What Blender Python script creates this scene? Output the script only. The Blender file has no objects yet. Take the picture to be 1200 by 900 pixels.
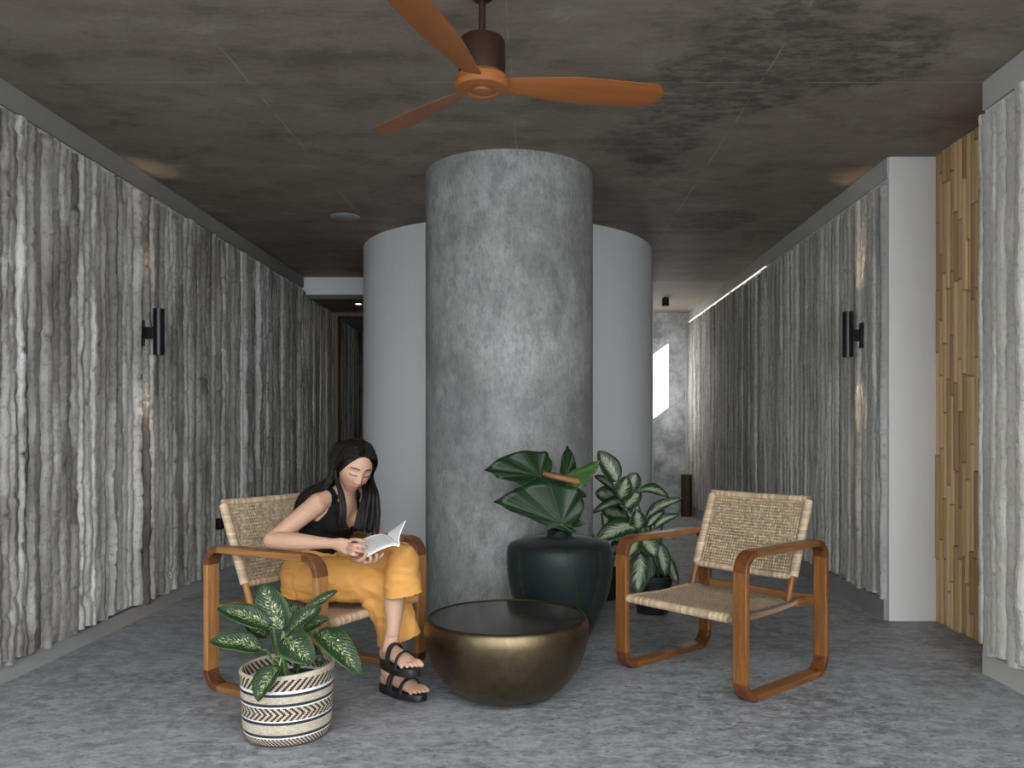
import bpy, bmesh, math, random
import numpy as np
from mathutils import Vector, Matrix

random.seed(4)
RNG = np.random.default_rng(7)
S = bpy.context.scene
COL = S.collection

# ------------------------------------------------------------------ camera
F_PX = 950.0                      # focal length in pixels of the 1200 px wide frame
EYE = 1.12
cam_data = bpy.data.cameras.new('camera')
cam_data.sensor_fit = 'HORIZONTAL'
cam_data.sensor_width = 36.0
cam_data.lens = 36.0 * F_PX / 1200.0
cam_data.shift_x = -30.0 / 1200.0
cam_data.shift_y = 55.0 / 1200.0
cam_data.clip_start = 0.02
cam = bpy.data.objects.new('camera', cam_data)
COL.objects.link(cam)
cam.location = (0, 0, EYE)
cam.rotation_euler = (math.pi / 2, 0, 0)
S.camera = cam

# ------------------------------------------------------------------ light
world = bpy.data.worlds.new('overcast_sky')
S.world = world
world.use_nodes = True
wn = world.node_tree
bg = wn.nodes['Background']
bg.inputs['Color'].default_value = (0.95, 0.975, 1.0, 1)
bg.inputs['Strength'].default_value = 2.5

sun_data = bpy.data.lights.new('sun', 'SUN')
sun_data.energy = 22.0
sun_data.angle = math.radians(0.7)
sun_data.color = (1.0, 0.95, 0.88)
sun = bpy.data.objects.new('sun', sun_data)
COL.objects.link(sun)
sun.rotation_euler = Vector((1.0, 0.90, -0.70)).to_track_quat('-Z', 'Y').to_euler()

S.view_settings.view_transform = 'Standard'
S.view_settings.look = 'None'
S.view_settings.gamma = 1.0
S.view_settings.use_curve_mapping = False
S.view_settings.exposure = 1.38
S.cycles.max_bounces = 8
S.cycles.diffuse_bounces = 5
S.cycles.transparent_max_bounces = 16
S.cycles.sample_clamp_indirect = 4.0

# ------------------------------------------------------------------ helpers
def at(px, py, depth):
    """measured picture position and distance -> point in the room"""
    return Vector(((px - 630.0) / F_PX * depth, depth, EYE - (py - 505.0) / F_PX * depth))

def link(o, parent=None):
    COL.objects.link(o)
    if parent is not None:
        o.parent = parent
    return o

def thing(name, label, cat, loc=(0, 0, 0), rotz=0.0, group=None):
    o = bpy.data.objects.new(name, None)
    o.empty_display_size = 0.1
    COL.objects.link(o)
    o.location = loc
    o.rotation_euler = (0, 0, rotz)
    return tag(o, label, cat, group)

def tag(o, label, cat, group=None):
    o['label'] = label
    o['category'] = cat
    if group:
        o['group'] = group
    return o

def structure(o, label=None):
    o['kind'] = 'structure'
    if label:
        o['label'] = label
    return o

def mesh_obj(name, verts, faces, mats, parent=None, smooth=False, mat_idx=None, uvs=None, attr=None, loc=None):
    me = bpy.data.meshes.new(name)
    if isinstance(verts, np.ndarray):
        verts = verts.tolist()
    me.from_pydata([tuple(v) for v in verts], [], [tuple(f) for f in faces])
    for m in (mats if isinstance(mats, (list, tuple)) else [mats]):
        me.materials.append(m)
    if mat_idx is not None:
        me.polygons.foreach_set('material_index', list(mat_idx))
    if smooth:
        me.polygons.foreach_set('use_smooth', [True] * len(me.polygons))
    if uvs is not None:                                   # per-vertex uv
        layer = me.uv_layers.new(name='UVMap')
        li = np.empty(len(me.loops), dtype=np.int32)
        me.loops.foreach_get('vertex_index', li)
        layer.data.foreach_set('uv', np.asarray(uvs, dtype=np.float32)[li].ravel())
    if attr is not None:
        a = me.attributes.new('tone', 'FLOAT', 'POINT')
        a.data.foreach_set('value', np.asarray(attr, dtype=np.float32))
    me.update()
    o = bpy.data.objects.new(name, me)
    link(o, parent)
    if loc is not None:
        o.location = loc
    return o

class G:
    """collects geometry of one mesh"""
    def __init__(self):
        self.v = []; self.f = []; self.m = []; self.uv = []; self.t = []
    def add(self, verts, faces, mi=0, uvs=None, tone=0.0):
        n = len(self.v)
        self.v += [tuple(p) for p in verts]
        self.f += [tuple(i + n for i in f) for f in faces]
        self.m += [mi] * len(faces)
        self.uv += list(uvs) if uvs is not None else [(0.0, 0.0)] * len(verts)
        self.t += list(tone) if hasattr(tone, '__len__') else [tone] * len(verts)
        return self
    def box(self, x0, x1, y0, y1, z0, z1, mi=0, M=None, tone=0.0):
        vs = [Vector((x, y, z)) for x in (x0, x1) for y in (y0, y1) for z in (z0, z1)]
        if M is not None:
            vs = [M @ v for v in vs]
        fs = [(0, 1, 3, 2), (4, 6, 7, 5), (0, 4, 5, 1), (2, 3, 7, 6), (0, 2, 6, 4), (1, 5, 7, 3)]
        return self.add(vs, fs, mi, tone=tone)
    def lathe(self, prof, n=48, cx=0, cy=0, mi=0, cap0=False, cap1=False, sx=1, sy=1):
        vs = []; uv = []
        for k, (r, z) in enumerate(prof):
            for i in range(n):
                a = 2 * math.pi * i / n
                vs.append((cx + r * math.cos(a) * sx, cy + r * math.sin(a) * sy, z))
                uv.append((i / n, k / max(1, len(prof) - 1)))
        fs = []
        for k in range(len(prof) - 1):
            for i in range(n):
                j = (i + 1) % n
                fs.append((k * n + i, k * n + j, (k + 1) * n + j, (k + 1) * n + i))
        if cap0: fs.append(tuple(reversed(range(n))))
        if cap1: fs.append(tuple(range((len(prof) - 1) * n, len(prof) * n)))
        return self.add(vs, fs, mi, uv)
    def tube(self, pts, rad, n=10, mi=0, caps=True, up=None, rad2=None):
        """sweep an ellipse along pts; rad / rad2 lists of half widths"""
        pts = [Vector(p) for p in pts]
        m = len(pts)
        if not hasattr(rad, '__len__'): rad = [rad] * m
        if rad2 is None: rad2 = rad
        elif not hasattr(rad2, '__len__'): rad2 = [rad2] * m
        up = Vector(up) if up is not None else Vector((0.13, 0.07, 1))
        vs = []; prev = None
        for k in range(m):
            a = pts[max(0, k - 1)]; b = pts[min(m - 1, k + 1)]
            t = (b - a).normalized()
            u = (up - t * up.dot(t)) if prev is None else (prev - t * prev.dot(t))
            if u.length < 1e-5: u = Vector((1, 0, 0)) - t * t.x
            u.normalize(); prev = u
            w = t.cross(u)
            for i in range(n):
                an = 2 * math.pi * i / n
                vs.append(pts[k] + u * (math.cos(an) * rad[k]) + w * (math.sin(an) * rad2[k]))
        fs = []
        for k in range(m - 1):
            for i in range(n):
                j = (i + 1) % n
                fs.append((k * n + i, k * n + j, (k + 1) * n + j, (k + 1) * n + i))
        if caps:
            fs.append(tuple(reversed(range(n)))); fs.append(tuple(range((m - 1) * n, m * n)))
        return self.add(vs, fs, mi)
    def ball(self, c, r, n=16, mi=0, M=None):
        rx, ry, rz = r if hasattr(r, '__len__') else (r, r, r)
        vs = []; k = n // 2
        for j in range(k + 1):
            th = math.pi * j / k
            for i in range(n):
                a = 2 * math.pi * i / n
                p = Vector((rx * math.sin(th) * math.cos(a), ry * math.sin(th) * math.sin(a), rz * math.cos(th)))
                if M is not None: p = M @ p
                vs.append(Vector(c) + p)
        fs = [(j * n + i, (j + 1) * n + i, (j + 1) * n + (i + 1) % n, j * n + (i + 1) % n) for j in range(k) for i in range(n)]
        return self.add(vs, fs, mi)
    def build(self, name, mats, parent=None, smooth=False, bevel=0.0, merge=False, uv=False, tone=False, loc=None, segs=2, sharp=38):
        me = bpy.data.meshes.new(name)
        me.from_pydata(self.v, [], self.f)
        for m in (mats if isinstance(mats, (list, tuple)) else [mats]):
            me.materials.append(m)
        me.polygons.foreach_set('material_index', self.m)
        if uv:
            layer = me.uv_layers.new(name='UVMap')
            li = np.empty(len(me.loops), dtype=np.int32)
            me.loops.foreach_get('vertex_index', li)
            layer.data.foreach_set('uv', np.asarray(self.uv, dtype=np.float32)[li].ravel())
        if tone:
            a = me.attributes.new('tone', 'FLOAT', 'POINT')
            a.data.foreach_set('value', np.asarray(self.t, dtype=np.float32))
        if merge:
            bm = bmesh.new(); bm.from_mesh(me)
            bmesh.ops.remove_doubles(bm, verts=bm.verts, dist=1e-5)
            bmesh.ops.recalc_face_normals(bm, faces=bm.faces)
            bm.to_mesh(me); bm.free()
        if smooth:
            me.polygons.foreach_set('use_smooth', [True] * len(me.polygons))
        me.update()
        if smooth and sharp:
            me.set_sharp_from_angle(angle=math.radians(sharp))
        o = bpy.data.objects.new(name, me)
        link(o, parent)
        if loc is not None: o.location = loc
        if bevel > 0:
            b = o.modifiers.new('bevel', 'BEVEL'); b.width = bevel; b.segments = segs
            b.limit_method = 'ANGLE'; b.angle_limit = math.radians(35)
            if smooth is False:
                me.polygons.foreach_set('use_smooth', [True] * len(me.polygons))
                b.harden_normals = False
                wnm = o.modifiers.new('wn', 'WEIGHTED_NORMAL'); wnm.keep_sharp = False
        return o

def spline(pts, n):
    """Catmull-Rom through pts, n samples"""
    P = [np.array(p, dtype=float) for p in pts]
    P = [2 * P[0] - P[1]] + P + [2 * P[-1] - P[-2]]
    out = []; m = len(P) - 3
    for s in np.linspace(0, m - 1e-9, n):
        i = int(s); t = s - i
        a, b, c, d = P[i:i + 4]
        out.append(0.5 * ((2 * b) + (-a + c) * t + (2 * a - 5 * b + 4 * c - d) * t * t + (-a + 3 * b - 3 * c + d) * t ** 3))
    return out

# ------------------------------------------------------------------ materials
class NT:
    gain = 1.0
    """short hand for node materials"""
    def __init__(self, name):
        self.m = bpy.data.materials.new(name)
        self.m.use_nodes = True
        self.t = self.m.node_tree
        self.b = self.t.nodes['Principled BSDF']
        self.out = self.t.nodes['Material Output']
    def n(self, kind, **kw):
        nd = self.t.nodes.new(kind)
        for k, v in kw.items():
            if k in nd.inputs.keys() and not hasattr(nd, k): nd.inputs[k].default_value = v
            else: setattr(nd, k, v)
        return nd
    def l(self, a, b): self.t.links.new(a, b)
    def coord(self, kind='Object'):
        if kind == 'World': return self.n('ShaderNodeNewGeometry').outputs['Position']
        return self.n('ShaderNodeTexCoord').outputs[kind]
    def mapping(self, src, scale=(1, 1, 1), rot=(0, 0, 0), loc=(0, 0, 0)):
        mp = self.n('ShaderNodeMapping')
        mp.inputs['Scale'].default_value = scale; mp.inputs['Rotation'].default_value = rot; mp.inputs['Location'].default_value = loc
        self.l(src, mp.inputs['Vector']); return mp.outputs[0]
    def noise(self, src, scale, detail=6, rough=0.6, dist=0.0):
        nz = self.n('ShaderNodeTexNoise')
        nz.inputs['Scale'].default_value = scale; nz.inputs['Detail'].default_value = detail
        nz.inputs['Roughness'].default_value = rough; nz.inputs['Distortion'].default_value = dist
        self.l(src, nz.inputs['Vector']); return nz.outputs['Fac']
    def ramp(self, src, stops, interp='LINEAR'):
        r = self.n('ShaderNodeValToRGB'); r.color_ramp.interpolation = interp
        e = r.color_ramp.elements
        while len(e) < len(stops): e.new(0.5)
        for i, (p, c) in enumerate(stops):
            e[i].position = p
            e[i].color = (c, c, c, 1) if not hasattr(c, '__len__') else (*c[:3], 1)
        self.l(src, r.inputs[0]); return r.outputs[0]
    def mix(self, fac, a, b, mode='MIX'):
        mx = self.n('ShaderNodeMix', data_type='RGBA', blend_type=mode)
        for sock, v in ((mx.inputs[0], fac), (mx.inputs[6], a), (mx.inputs[7], b)):
            if hasattr(v, 'is_linked') or hasattr(v, 'links'): self.l(v, sock)
            elif hasattr(v, '__len__'): sock.default_value = (*v[:3], 1)
            else: sock.default_value = v
        return mx.outputs[2]
    def math(self, op, a, b=0.0, c=None, clamp=False):
        md = self.n('ShaderNodeMath', operation=op); md.use_clamp = clamp
        for i, v in enumerate((a, b) if c is None else (a, b, c)):
            if hasattr(v, 'links'): self.l(v, md.inputs[i])
            else: md.inputs[i].default_value = v
        return md.outputs[0]
    def sep(self, src):
        s = self.n('ShaderNodeSeparateXYZ'); self.l(src, s.inputs[0]); return s.outputs
    def bump(self, h, strength=0.3, dist=0.01):
        b = self.n('ShaderNodeBump'); b.inputs['Strength'].default_value = strength; b.inputs['Distance'].default_value = dist
        self.l(h, b.inputs['Height']); self.l(b.outputs[0], self.b.inputs['Normal']); return b
    def set(self, base=None, rough=None, metal=None, **kw):
        for k, v in (('Base Color', base), ('Roughness', rough), ('Metallic', metal), *kw.items()):
            if v is None: continue
            k = k.replace('_', ' ')
            if k == 'Base Color' and NT.gain != 1.0:
                v = self.mix(1.0, v, (NT.gain,) * 3, 'MULTIPLY')
            if hasattr(v, 'links'): self.l(v, self.b.inputs[k])
            elif hasattr(v, '__len__'): self.b.inputs[k].default_value = (*v[:3], 1)
            else: self.b.inputs[k].default_value = v
        return self

def plain(name, col, rough=0.5, metal=0.0, var=0.12, scale=30.0, **kw):
    """one colour with a slight mottling"""
    q = NT(name); co = q.coord()
    nz = q.noise(co, scale, 3)
    dark = [c * (1 - var) for c in col]; lite = [min(1, c * (1 + var)) for c in col]
    q.set(q.mix(nz, dark, lite), rough, metal, **kw)
    return q.m
# ================================================================== room materials
def m_floor():
    q = NT('concrete_floor'); w = q.coord('World')
    a = q.noise(q.mapping(w, (1, 1.6, 1)), 1.4, 5, 0.6)
    b = q.noise(q.mapping(w, (3.6, 5.6, 1), rot=(0, 0, 0.2)), 4, 10, 0.78, .4)
    c = q.noise(q.mapping(w, (1, 1.9, 1)), 30, 6, 0.75)
    base = q.mix(q.ramp(a, [(.36, 0), (.64, 1)]), (.13, .136, .147), (.27, .277, .29))
    base = q.mix(q.ramp(b, [(.42, 0), (.62, 1)]), base, (.345, .355, .37))
    bl = q.ramp(q.noise(q.mapping(w, (2, 3, 1)), 3.6, 9, .8, .5), [(.36, 1), (.52, 0)])
    base = q.mix(q.math('MULTIPLY', bl, .65), base, (.075, .078, .085))
    pit = q.ramp(c, [(.34, 1), (.44, 0)])
    base = q.mix(q.math('MULTIPLY', pit, .85), base, (.055, .056, .06))
    crk = q.ramp(q.noise(q.mapping(w, (3, 8, 1)), 6, 6, 0.6), [(.34, 1), (.40, 0)])
    base = q.mix(q.math('MULTIPLY', crk, .5), base, (.06, .061, .066))
    q.set(base, q.ramp(b, [(.3, .42), (.8, .7)]), Specular_IOR_Level=.45)
    h = q.math('SUBTRACT', q.math('ADD', b, q.math('MULTIPLY', c, .5)), q.math('MULTIPLY', pit, .6))
    q.bump(h, .45, .006)
    return q.m

def m_ceiling():
    q = NT('formwork_concrete'); w = q.coord('World'); x, y, z = q.sep(w)
    a = q.noise(q.mapping(w, (.7, 1.5, 1)), 1.3, 7, 0.62)
    b = q.noise(q.mapping(w, (2, 14, 1)), 5, 7, 0.7)
    base = q.mix(q.ramp(a, [(.3, 0), (.72, 1)]), (.150, .120, .095), (.285, .240, .197))
    base = q.mix(q.ramp(b, [(.35, 0), (.7, .45)]), base, (.275, .25, .215))
    p2 = q.noise(q.mapping(w, (1, 1.5, 1)), 2.6, 9, .72)
    base = q.mix(q.ramp(p2, [(.36, .55), (.50, 0)]), base, (.085, .072, .06))
    base = q.mix(q.ramp(p2, [(.56, 0), (.70, .5)]), base, (.36, .335, .30))
    # the surface beyond the bulkhead line is paler
    far_tone = q.math('GREATER_THAN', y, 8.7)
    base = q.mix(far_tone, base, q.mix(a, (.24, .21, .17), (.36, .32, .27)))
    # water stains over the seating area
    wob = q.n('ShaderNodeTexNoise'); wob.inputs['Scale'].default_value = 1.7; wob.inputs['Detail'].default_value = 8; wob.inputs['Roughness'].default_value = .7
    q.l(w, wob.inputs['Vector'])
    va = q.n('ShaderNodeVectorMath', operation='SCALE'); q.l(wob.outputs['Color'], va.inputs[0]); va.inputs['Scale'].default_value = 1.0
    vb = q.n('ShaderNodeVectorMath', operation='ADD'); q.l(w, vb.inputs[0]); q.l(va.outputs[0], vb.inputs[1])
    tot = None
    for (sx, sy, r) in ((.62, 4.5, .42), (.85, 3.9, .45), (1.1, 3.35, .5), (.75, 5.0, .25), (1.45, 3.6, .35), (1.3, 6.3, .5), (-.5, 6.6, .6), (-.35, 5.0, .2)):
        d = q.n('ShaderNodeVectorMath', operation='DISTANCE')
        q.l(vb.outputs[0], d.inputs[0]); d.inputs[1].default_value = (sx + .5, sy + .5, 2.733 + .5)
        g = q.math('SUBTRACT', 1.0, q.math('DIVIDE', d.outputs['Value'], r), clamp=True)
        tot = g if tot is None else q.math('MAXIMUM', tot, g)
    blot = q.math('MULTIPLY', q.ramp(tot, [(.02, 0), (.3, 1)]), q.ramp(q.noise(q.mapping(w, (1, 2, 1)), 9, 8, .75), [(.40, .1), (.58, 1)]))
    base = q.mix(q.math('MULTIPLY', blot, .72), base, (.045, .042, .038))
    sp = q.n('ShaderNodeVectorMath', operation='DISTANCE'); q.l(q.mapping(w, (1, 1.6, 1)), sp.inputs[0]); sp.inputs[1].default_value = (.66, 4.83 * 1.6, 2.733)
    base = q.mix(q.math('MULTIPLY', q.ramp(sp.outputs['Value'], [(.08, 1), (.15, 0)]), .75), base, (.035, .033, .022))
    # formwork seams
    def line(coordv, pos, wd):
        return q.math('LESS_THAN', q.math('ABSOLUTE', q.math('SUBTRACT', coordv, pos)), wd)
    jit = q.math('MULTIPLY', q.math('SUBTRACT', q.noise(w, 6, 3), .5), .02)
    xj = q.math('ADD', x, jit); yj = q.math('ADD', y, jit)
    seam = None
    for p in (-1.335, -.12, 1.03):
        s = line(xj, p, .0035); seam = s if seam is None else q.math('MAXIMUM', seam, s)
    for p in (3.75, 6.19):
        seam = q.math('MAXIMUM', seam, line(yj, p, .004))
    brk = q.ramp(q.noise(w, 3.1, 4), [(.42, 0), (.56, 1)])
    base = q.mix(q.math('MULTIPLY', q.math('MULTIPLY', seam, brk), .55), base, (.42, .40, .37))
    q.set(base, .62, Specular_IOR_Level=.35)
    q.bump(q.math('ADD', b, q.noise(w, 40, 4)), .35, .005)
    return q.m

def m_ribs(name, lo, hi, wetness=.5):
    q = NT(name); w = q.coord('World'); x, y, z = q.sep(w)
    tone = q.n('ShaderNodeAttribute', attribute_name='tone').outputs['Fac']
    a = q.noise(q.mapping(w, (1, 2.6, .8)), 2.4, 6, .62)
    b = q.noise(w, 34, 7, .72)
    mix = q.math('ADD', q.math('MULTIPLY', tone, .50), q.math('MULTIPLY', a, .70))
    base = q.mix(q.ramp(mix, [(.30, 0), (.80, 1)]), lo, hi)
    wet = q.ramp(q.noise(q.mapping(w, (1, 2.2, .45)), 1.6, 6, .65), [(.42, 0), (.62, 1)])
    base = q.mix(q.math('MULTIPLY', wet, wetness), base, [c * .78 for c in lo])
    base = q.mix(q.math('MULTIPLY', q.ramp(b, [(.34, 1), (.48, 0)]), .45), base, [c * .42 for c in lo])
    q.set(base, .78, Specular_IOR_Level=.3)
    q.bump(b, .38, .006)
    return q.m

def m_cast():
    q = NT('trowelled_concrete'); w = q.coord('World'); x, y, z = q.sep(w)
    a = q.noise(w, 1.7, 7, .66); b = q.noise(w, 7, 8, .72); c = q.noise(q.mapping(w, (1, 1, .7)), 11, 6, .7)
    base = q.mix(q.ramp(a, [(.36, 0), (.64, 1)]), (.20, .202, .198), (.35, .355, .35))
    base = q.mix(q.math('MULTIPLY', q.ramp(q.noise(q.mapping(w, (1, 1, .5)), 13, 9, .78), [(.40, 1), (.54, 0)]), .55), base, (.125, .128, .13))
    base = q.mix(q.math('MULTIPLY', q.ramp(c, [(.50, 0), (.72, 1)]), .45), base, (.47, .475, .48))
    band = q.math('ADD', z, q.math('MULTIPLY', q.math('SUBTRACT', b, .5), 1.1))
    base = q.mix(q.math('MULTIPLY', q.ramp(q.math('ABSOLUTE', q.math('SUBTRACT', band, 1.12)), [(.12, 1), (.42, 0)]), .35), base, (.13, .137, .142))
    fine = q.noise(q.mapping(w, (1, 1, .35)), 90, 4, .75)
    base = q.mix(q.math('MULTIPLY', q.ramp(fine, [(.36, 1), (.48, 0)]), .4), base, (.09, .09, .095))
    q.set(base, q.ramp(b, [(.3, .45), (.7, .68)]), Specular_IOR_Level=.4)
    q.bump(q.math('ADD', b, q.math('MULTIPLY', fine, .3)), .22, .005)
    return q.m

def m_plaster(name, col, var=.1):
    q = NT(name); w = q.coord('World')
    a = q.noise(w, 1.3, 6, .6); b = q.noise(q.mapping(w, (1, 1, .3)), 18, 6, .7)
    base = q.mix(a, [c * (1 - var) for c in col], [c * (1 + var) for c in col])
    base = q.mix(q.math('MULTIPLY', b, .16), base, [c * .6 for c in col])
    q.set(base, .7, Specular_IOR_Level=.25); q.bump(b, .08, .004)
    return q.m

def m_weathered():
    q = NT('weathered_grey_wall'); w = q.coord('World')
    a = q.noise(w, 3.2, 8, .72); b = q.noise(w, 14, 7, .75)
    base = q.mix(q.ramp(a, [(.38, 0), (.62, 1)]), (.26, .265, .275), (.62, .63, .65))
    base = q.mix(q.math('MULTIPLY', q.ramp(b, [(.36, 1), (.5, 0)]), .4), base, (.18, .185, .19))
    q.set(base, .7); return q.m

def m_wood(name, lo, hi, dark, axis='Z', scale=1.0, rough=.38, knots=False):
    q = NT(name); co = q.coord('Object')
    st = {'X': (.5, 9, 9), 'Y': (9, .5, 9), 'Z': (9, 9, .5)}[axis]
    a = q.noise(q.mapping(co, [s * scale for s in st]), 5, 6, .6, .6)
    b = q.noise(q.mapping(co, [s * 3.2 * scale for s in st]), 9, 4, .7)
    base = q.mix(q.ramp(a, [(.3, 0), (.7, 1)]), lo, hi)
    base = q.mix(q.math('MULTIPLY', q.ramp(b, [(.5, 0), (.72, 1)]), .5), base, dark)
    q.set(base, rough, Specular_IOR_Level=.32)
    q.bump(b, .12, .002)
    return q.m

NT.gain = 1.14
M_FLOOR = m_floor(); M_CEIL = m_ceiling()
M_RIBS_L = m_ribs('rough_ribs_left', (.115, .102, .088), (.60, .595, .58))
M_RIBS_R = m_ribs('rough_ribs_right', (.19, .183, .160), (.54, .53, .485), .15)
M_RIBS_N = m_ribs('rough_ribs_near', (.36, .35, .31), (.54, .525, .485), .2)
M_CAST = m_cast()
M_PLASTER = m_plaster('grey_plaster', (.62, .625, .615))
M_BEAM = m_plaster('grey_beam', (.27, .265, .25))
M_SMOOTH = m_plaster('pale_smooth_plaster', (.76, .77, .79), .03)
M_WHITE = m_plaster('white_plaster', (.70, .71, .73), .03)
M_BEAM2 = m_plaster('pale_beam', (.45, .45, .42))
M_KERB = m_plaster('kerb_concrete', (.25, .25, .25), .45)
M_SOFFIT = m_plaster('soffit_board', (.22, .20, .18), .05)
M_END = m_weathered()
NT.gain = 1.0

# ================================================================== room shell
HC = 2.733
LX, RX, RX2 = -2.466, 2.07, 2.32

structure(G().box(-4.5, 4.5, -7.0, 15.0, -.2, 0).build('floor', M_FLOOR))
structure(G().box(-2.9, 2.9, .8, 8.6, HC, HC + .22).box(.88, 2.9, 8.6, 9.2, HC, HC + .22).box(1.27, 2.9, 9.2, 11.4, HC, HC + .22).build('ceiling', M_CEIL))

# --- rough ribbed concrete relief
def rnd_curve(n, step, amp):
    k = max(2, int(n / step) + 3)
    p = RNG.uniform(-1, 1, k)
    xs = np.linspace(0, k - 1.001, n)
    i = xs.astype(int); t = xs - i; t = t * t * (3 - 2 * t)
    return amp * (p[i] * (1 - t) + p[np.minimum(i + 1, k - 1)] * t)

def ribs(g, X, sgn, y0, y1, z0, z1, pitch, amp, mi, wob=.008, dz=.022, far_pitch=None):
    """vertical bamboo-cast ribs in relief on the plane x = X, bulging towards sgn"""
    nz = int((z1 - z0) / dz) + 1
    T = np.array([0, .05, .12, .22, .38, .62, .86, .96, 1.0])
    SH = np.array([0, .22, .55, .84, .97, 1.0, .97, .82, 0])
    ys = [y0]
    while ys[-1] < y1:
        ys.append(ys[-1] + pitch * RNG.uniform(.68, 1.32))
    ys[-1] = y1
    bounds = []
    for y in ys:
        c = rnd_curve(nz, 22, wob * .8) + rnd_curve(nz, 6, wob * .40) + rnd_curve(nz, 2.2, wob * .42)
        bounds.append(y + c)
    bounds[0][:] = y0; bounds[-1][:] = y1
    for i in range(len(ys) - 1):
        a = bounds[i]; b = np.maximum(bounds[i + 1], bounds[i] + pitch * .25)
        bounds[i + 1] = b
        zb = z0 + RNG.uniform(-.016, .026); zt = z1 - RNG.uniform(0, .025)
        zz = np.linspace(zb, zt, nz)
        h = amp * RNG.uniform(.55, 1.15) * (1 + rnd_curve(nz, 18, .14) + rnd_curve(nz, 5, .07) + rnd_curve(nz, 1.6, .07))
        # nodes where the canes were joined
        zn = RNG.uniform(0, .5)
        while zn < z1:
            h *= 1 - .16 * np.exp(-((zz - zn) / .012) ** 2); zn += RNG.uniform(.25, .6)
        lean = RNG.uniform(-.25, .25)
        Y = a[:, None] + (b - a)[:, None] * T[None, :]
        shp = SH * (1 + lean * (T - .5))
        Xo = h[:, None] * shp[None, :] + RNG.uniform(-.0012, .0012, Y.shape)
        Xo[:, 0] = -.002; Xo[:, -1] = -.002
        Z = np.repeat(zz[:, None], len(T), 1)
        Xo = np.vstack([np.full((1, len(T)), -.01), Xo, np.full((1, len(T)), -.01)])
        Y = np.vstack([Y[:1], Y, Y[-1:]]); Z = np.vstack([Z[:1], Z, Z[-1:]])
        tn = RNG.uniform(0, 1) * .6
        # long patches where the cast changes tone along a rib
        seg = np.cumsum(RNG.random(nz + 2) < .03); lut = RNG.uniform(0, .4, seg.max() + 1)
        tone = np.repeat((tn + lut[seg])[:, None], len(T), 1)
        vs = np.stack([X + sgn * Xo, Y, Z], -1).reshape(-1, 3)
        n = len(T); fs = []
        for r in range(nz + 1):
            for c in range(n - 1):
                q = r * n + c
                fs.append((q, q + 1, q + n + 1, q + n) if sgn < 0 else (q, q + n, q + n + 1, q + 1))
        g.add(vs, fs, mi, tone=tone.ravel())

# left wall: slab, beam band, ribs, sloping kerb
g = G()
g.box(LX - .25, LX, .8, 14.2, 0, HC)
g.box(LX - .25, LX, -8.0, .8, 0, 6.2)  # tall unseen stretch beside and behind the camera, added to block the sun
g.box(LX, LX + .014, -1.0, 8.5, 2.615, HC - .001, 1)
g.add([(LX, -1, 0), (LX + .10, -1, 0), (LX + .035, -1, .055), (LX, -1, .055),
       (LX, 14, 0), (LX + .10, 14, 0), (LX + .035, 14, .055), (LX, 14, .055)],
      [(0, 1, 2, 3), (1, 5, 6, 2), (2, 6, 7, 3), (4, 7, 6, 5)], 2)
ribs(g, LX + .004, 1, 1.6, 8.5, .06, 2.592, .056, .054, 3, wob=.0095, dz=.015)
ribs(g, LX + .004, 1, 8.5, 9.70, .06, 2.535, .066, .036, 3, dz=.035)
ribs(g, LX + .004, 1, 9.83, 13.0, .06, 2.49, .075, .036, 3, dz=.05)
structure(g.build('wall_left', [M_PLASTER, M_BEAM, M_KERB, M_RIBS_L], tone=True))

# far right wall
g = G()
g.box(RX, RX + .28, 4.774, 11.3, 0, HC)
g.box(RX - .012, RX, 4.774, 11.05, 2.612, HC - .001, 1)
g.box(RX - .02, RX, 4.80, 11.05, 0, .125, 2)
ribs(g, RX - .004, -1, 4.80, 11.05, .135, 2.585, .052, .034, 3, wob=.006)
structure(g.build('wall_right', [M_PLASTER, M_BEAM2, M_KERB, M_RIBS_R], tone=True))

# near right wall block
g = G()
g.box(RX, RX + .6, -1.0, 3.75, 0, HC)
g.box(RX - .012, RX, -1.0, 3.75, 2.60, HC - .001, 1)
g.box(RX - .012, RX, -1.0, 3.752, 0, .10, 2)
ribs(g, RX - .004, -1, 2.0, 3.76, .115, 2.585, .070, .040, 3, wob=.007)
structure(g.build('wall_right_front', [M_PLASTER, M_BEAM2, M_BEAM2, M_RIBS_N], tone=True))

# smooth pilaster at the end of the far right wall
structure(G().box(RX - .004, RX2 + .3, 4.765, 5.05, 0, HC).build('wall_pilaster', M_PLASTER, bevel=.004))

# end wall beyond the gap, and unseen walls added to shape the sun patch
structure(G().box(.6, 2.4, 11.05, 11.3, 0, HC).build('wall_end', M_END))
g = G()
g.box(.78, .9, 8.0, 9.2, 0, HC)
g.box(.78, 1.3, 9.12, 9.2, 0, HC)
# partition at x = 1.3 with an opening slanted to fit the sun patch
XP = 1.3
def quad(ya, yb, za0, za1, zb0, zb1):
    vs = [(x, y, z) for x in (XP - .04, XP) for (y, z) in ((ya, za0), (yb, zb0), (yb, zb1), (ya, za1))]
    g.add(vs, [(0, 1, 2, 3), (4, 7, 6, 5), (0, 4, 5, 1), (1, 5, 6, 2), (2, 6, 7, 3), (3, 7, 4, 0)])
quad(9.2, 10.58, 0, HC, 0, HC)
quad(10.58, 11.05, 2.70, HC, 1.96, HC)
quad(10.58, 11.05, 0, 1.81, 0, 1.05)
structure(g.build('wall_sun_mask', M_WHITE))
structure(G().box(-1.3, -1.2, 8.25, 14.2, 0, HC).build('wall_corridor', M_WHITE))
structure(G().box(LX - .2, -1.2, 14.0, 14.2, 0, HC).build('wall_back', M_PLASTER))

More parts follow.
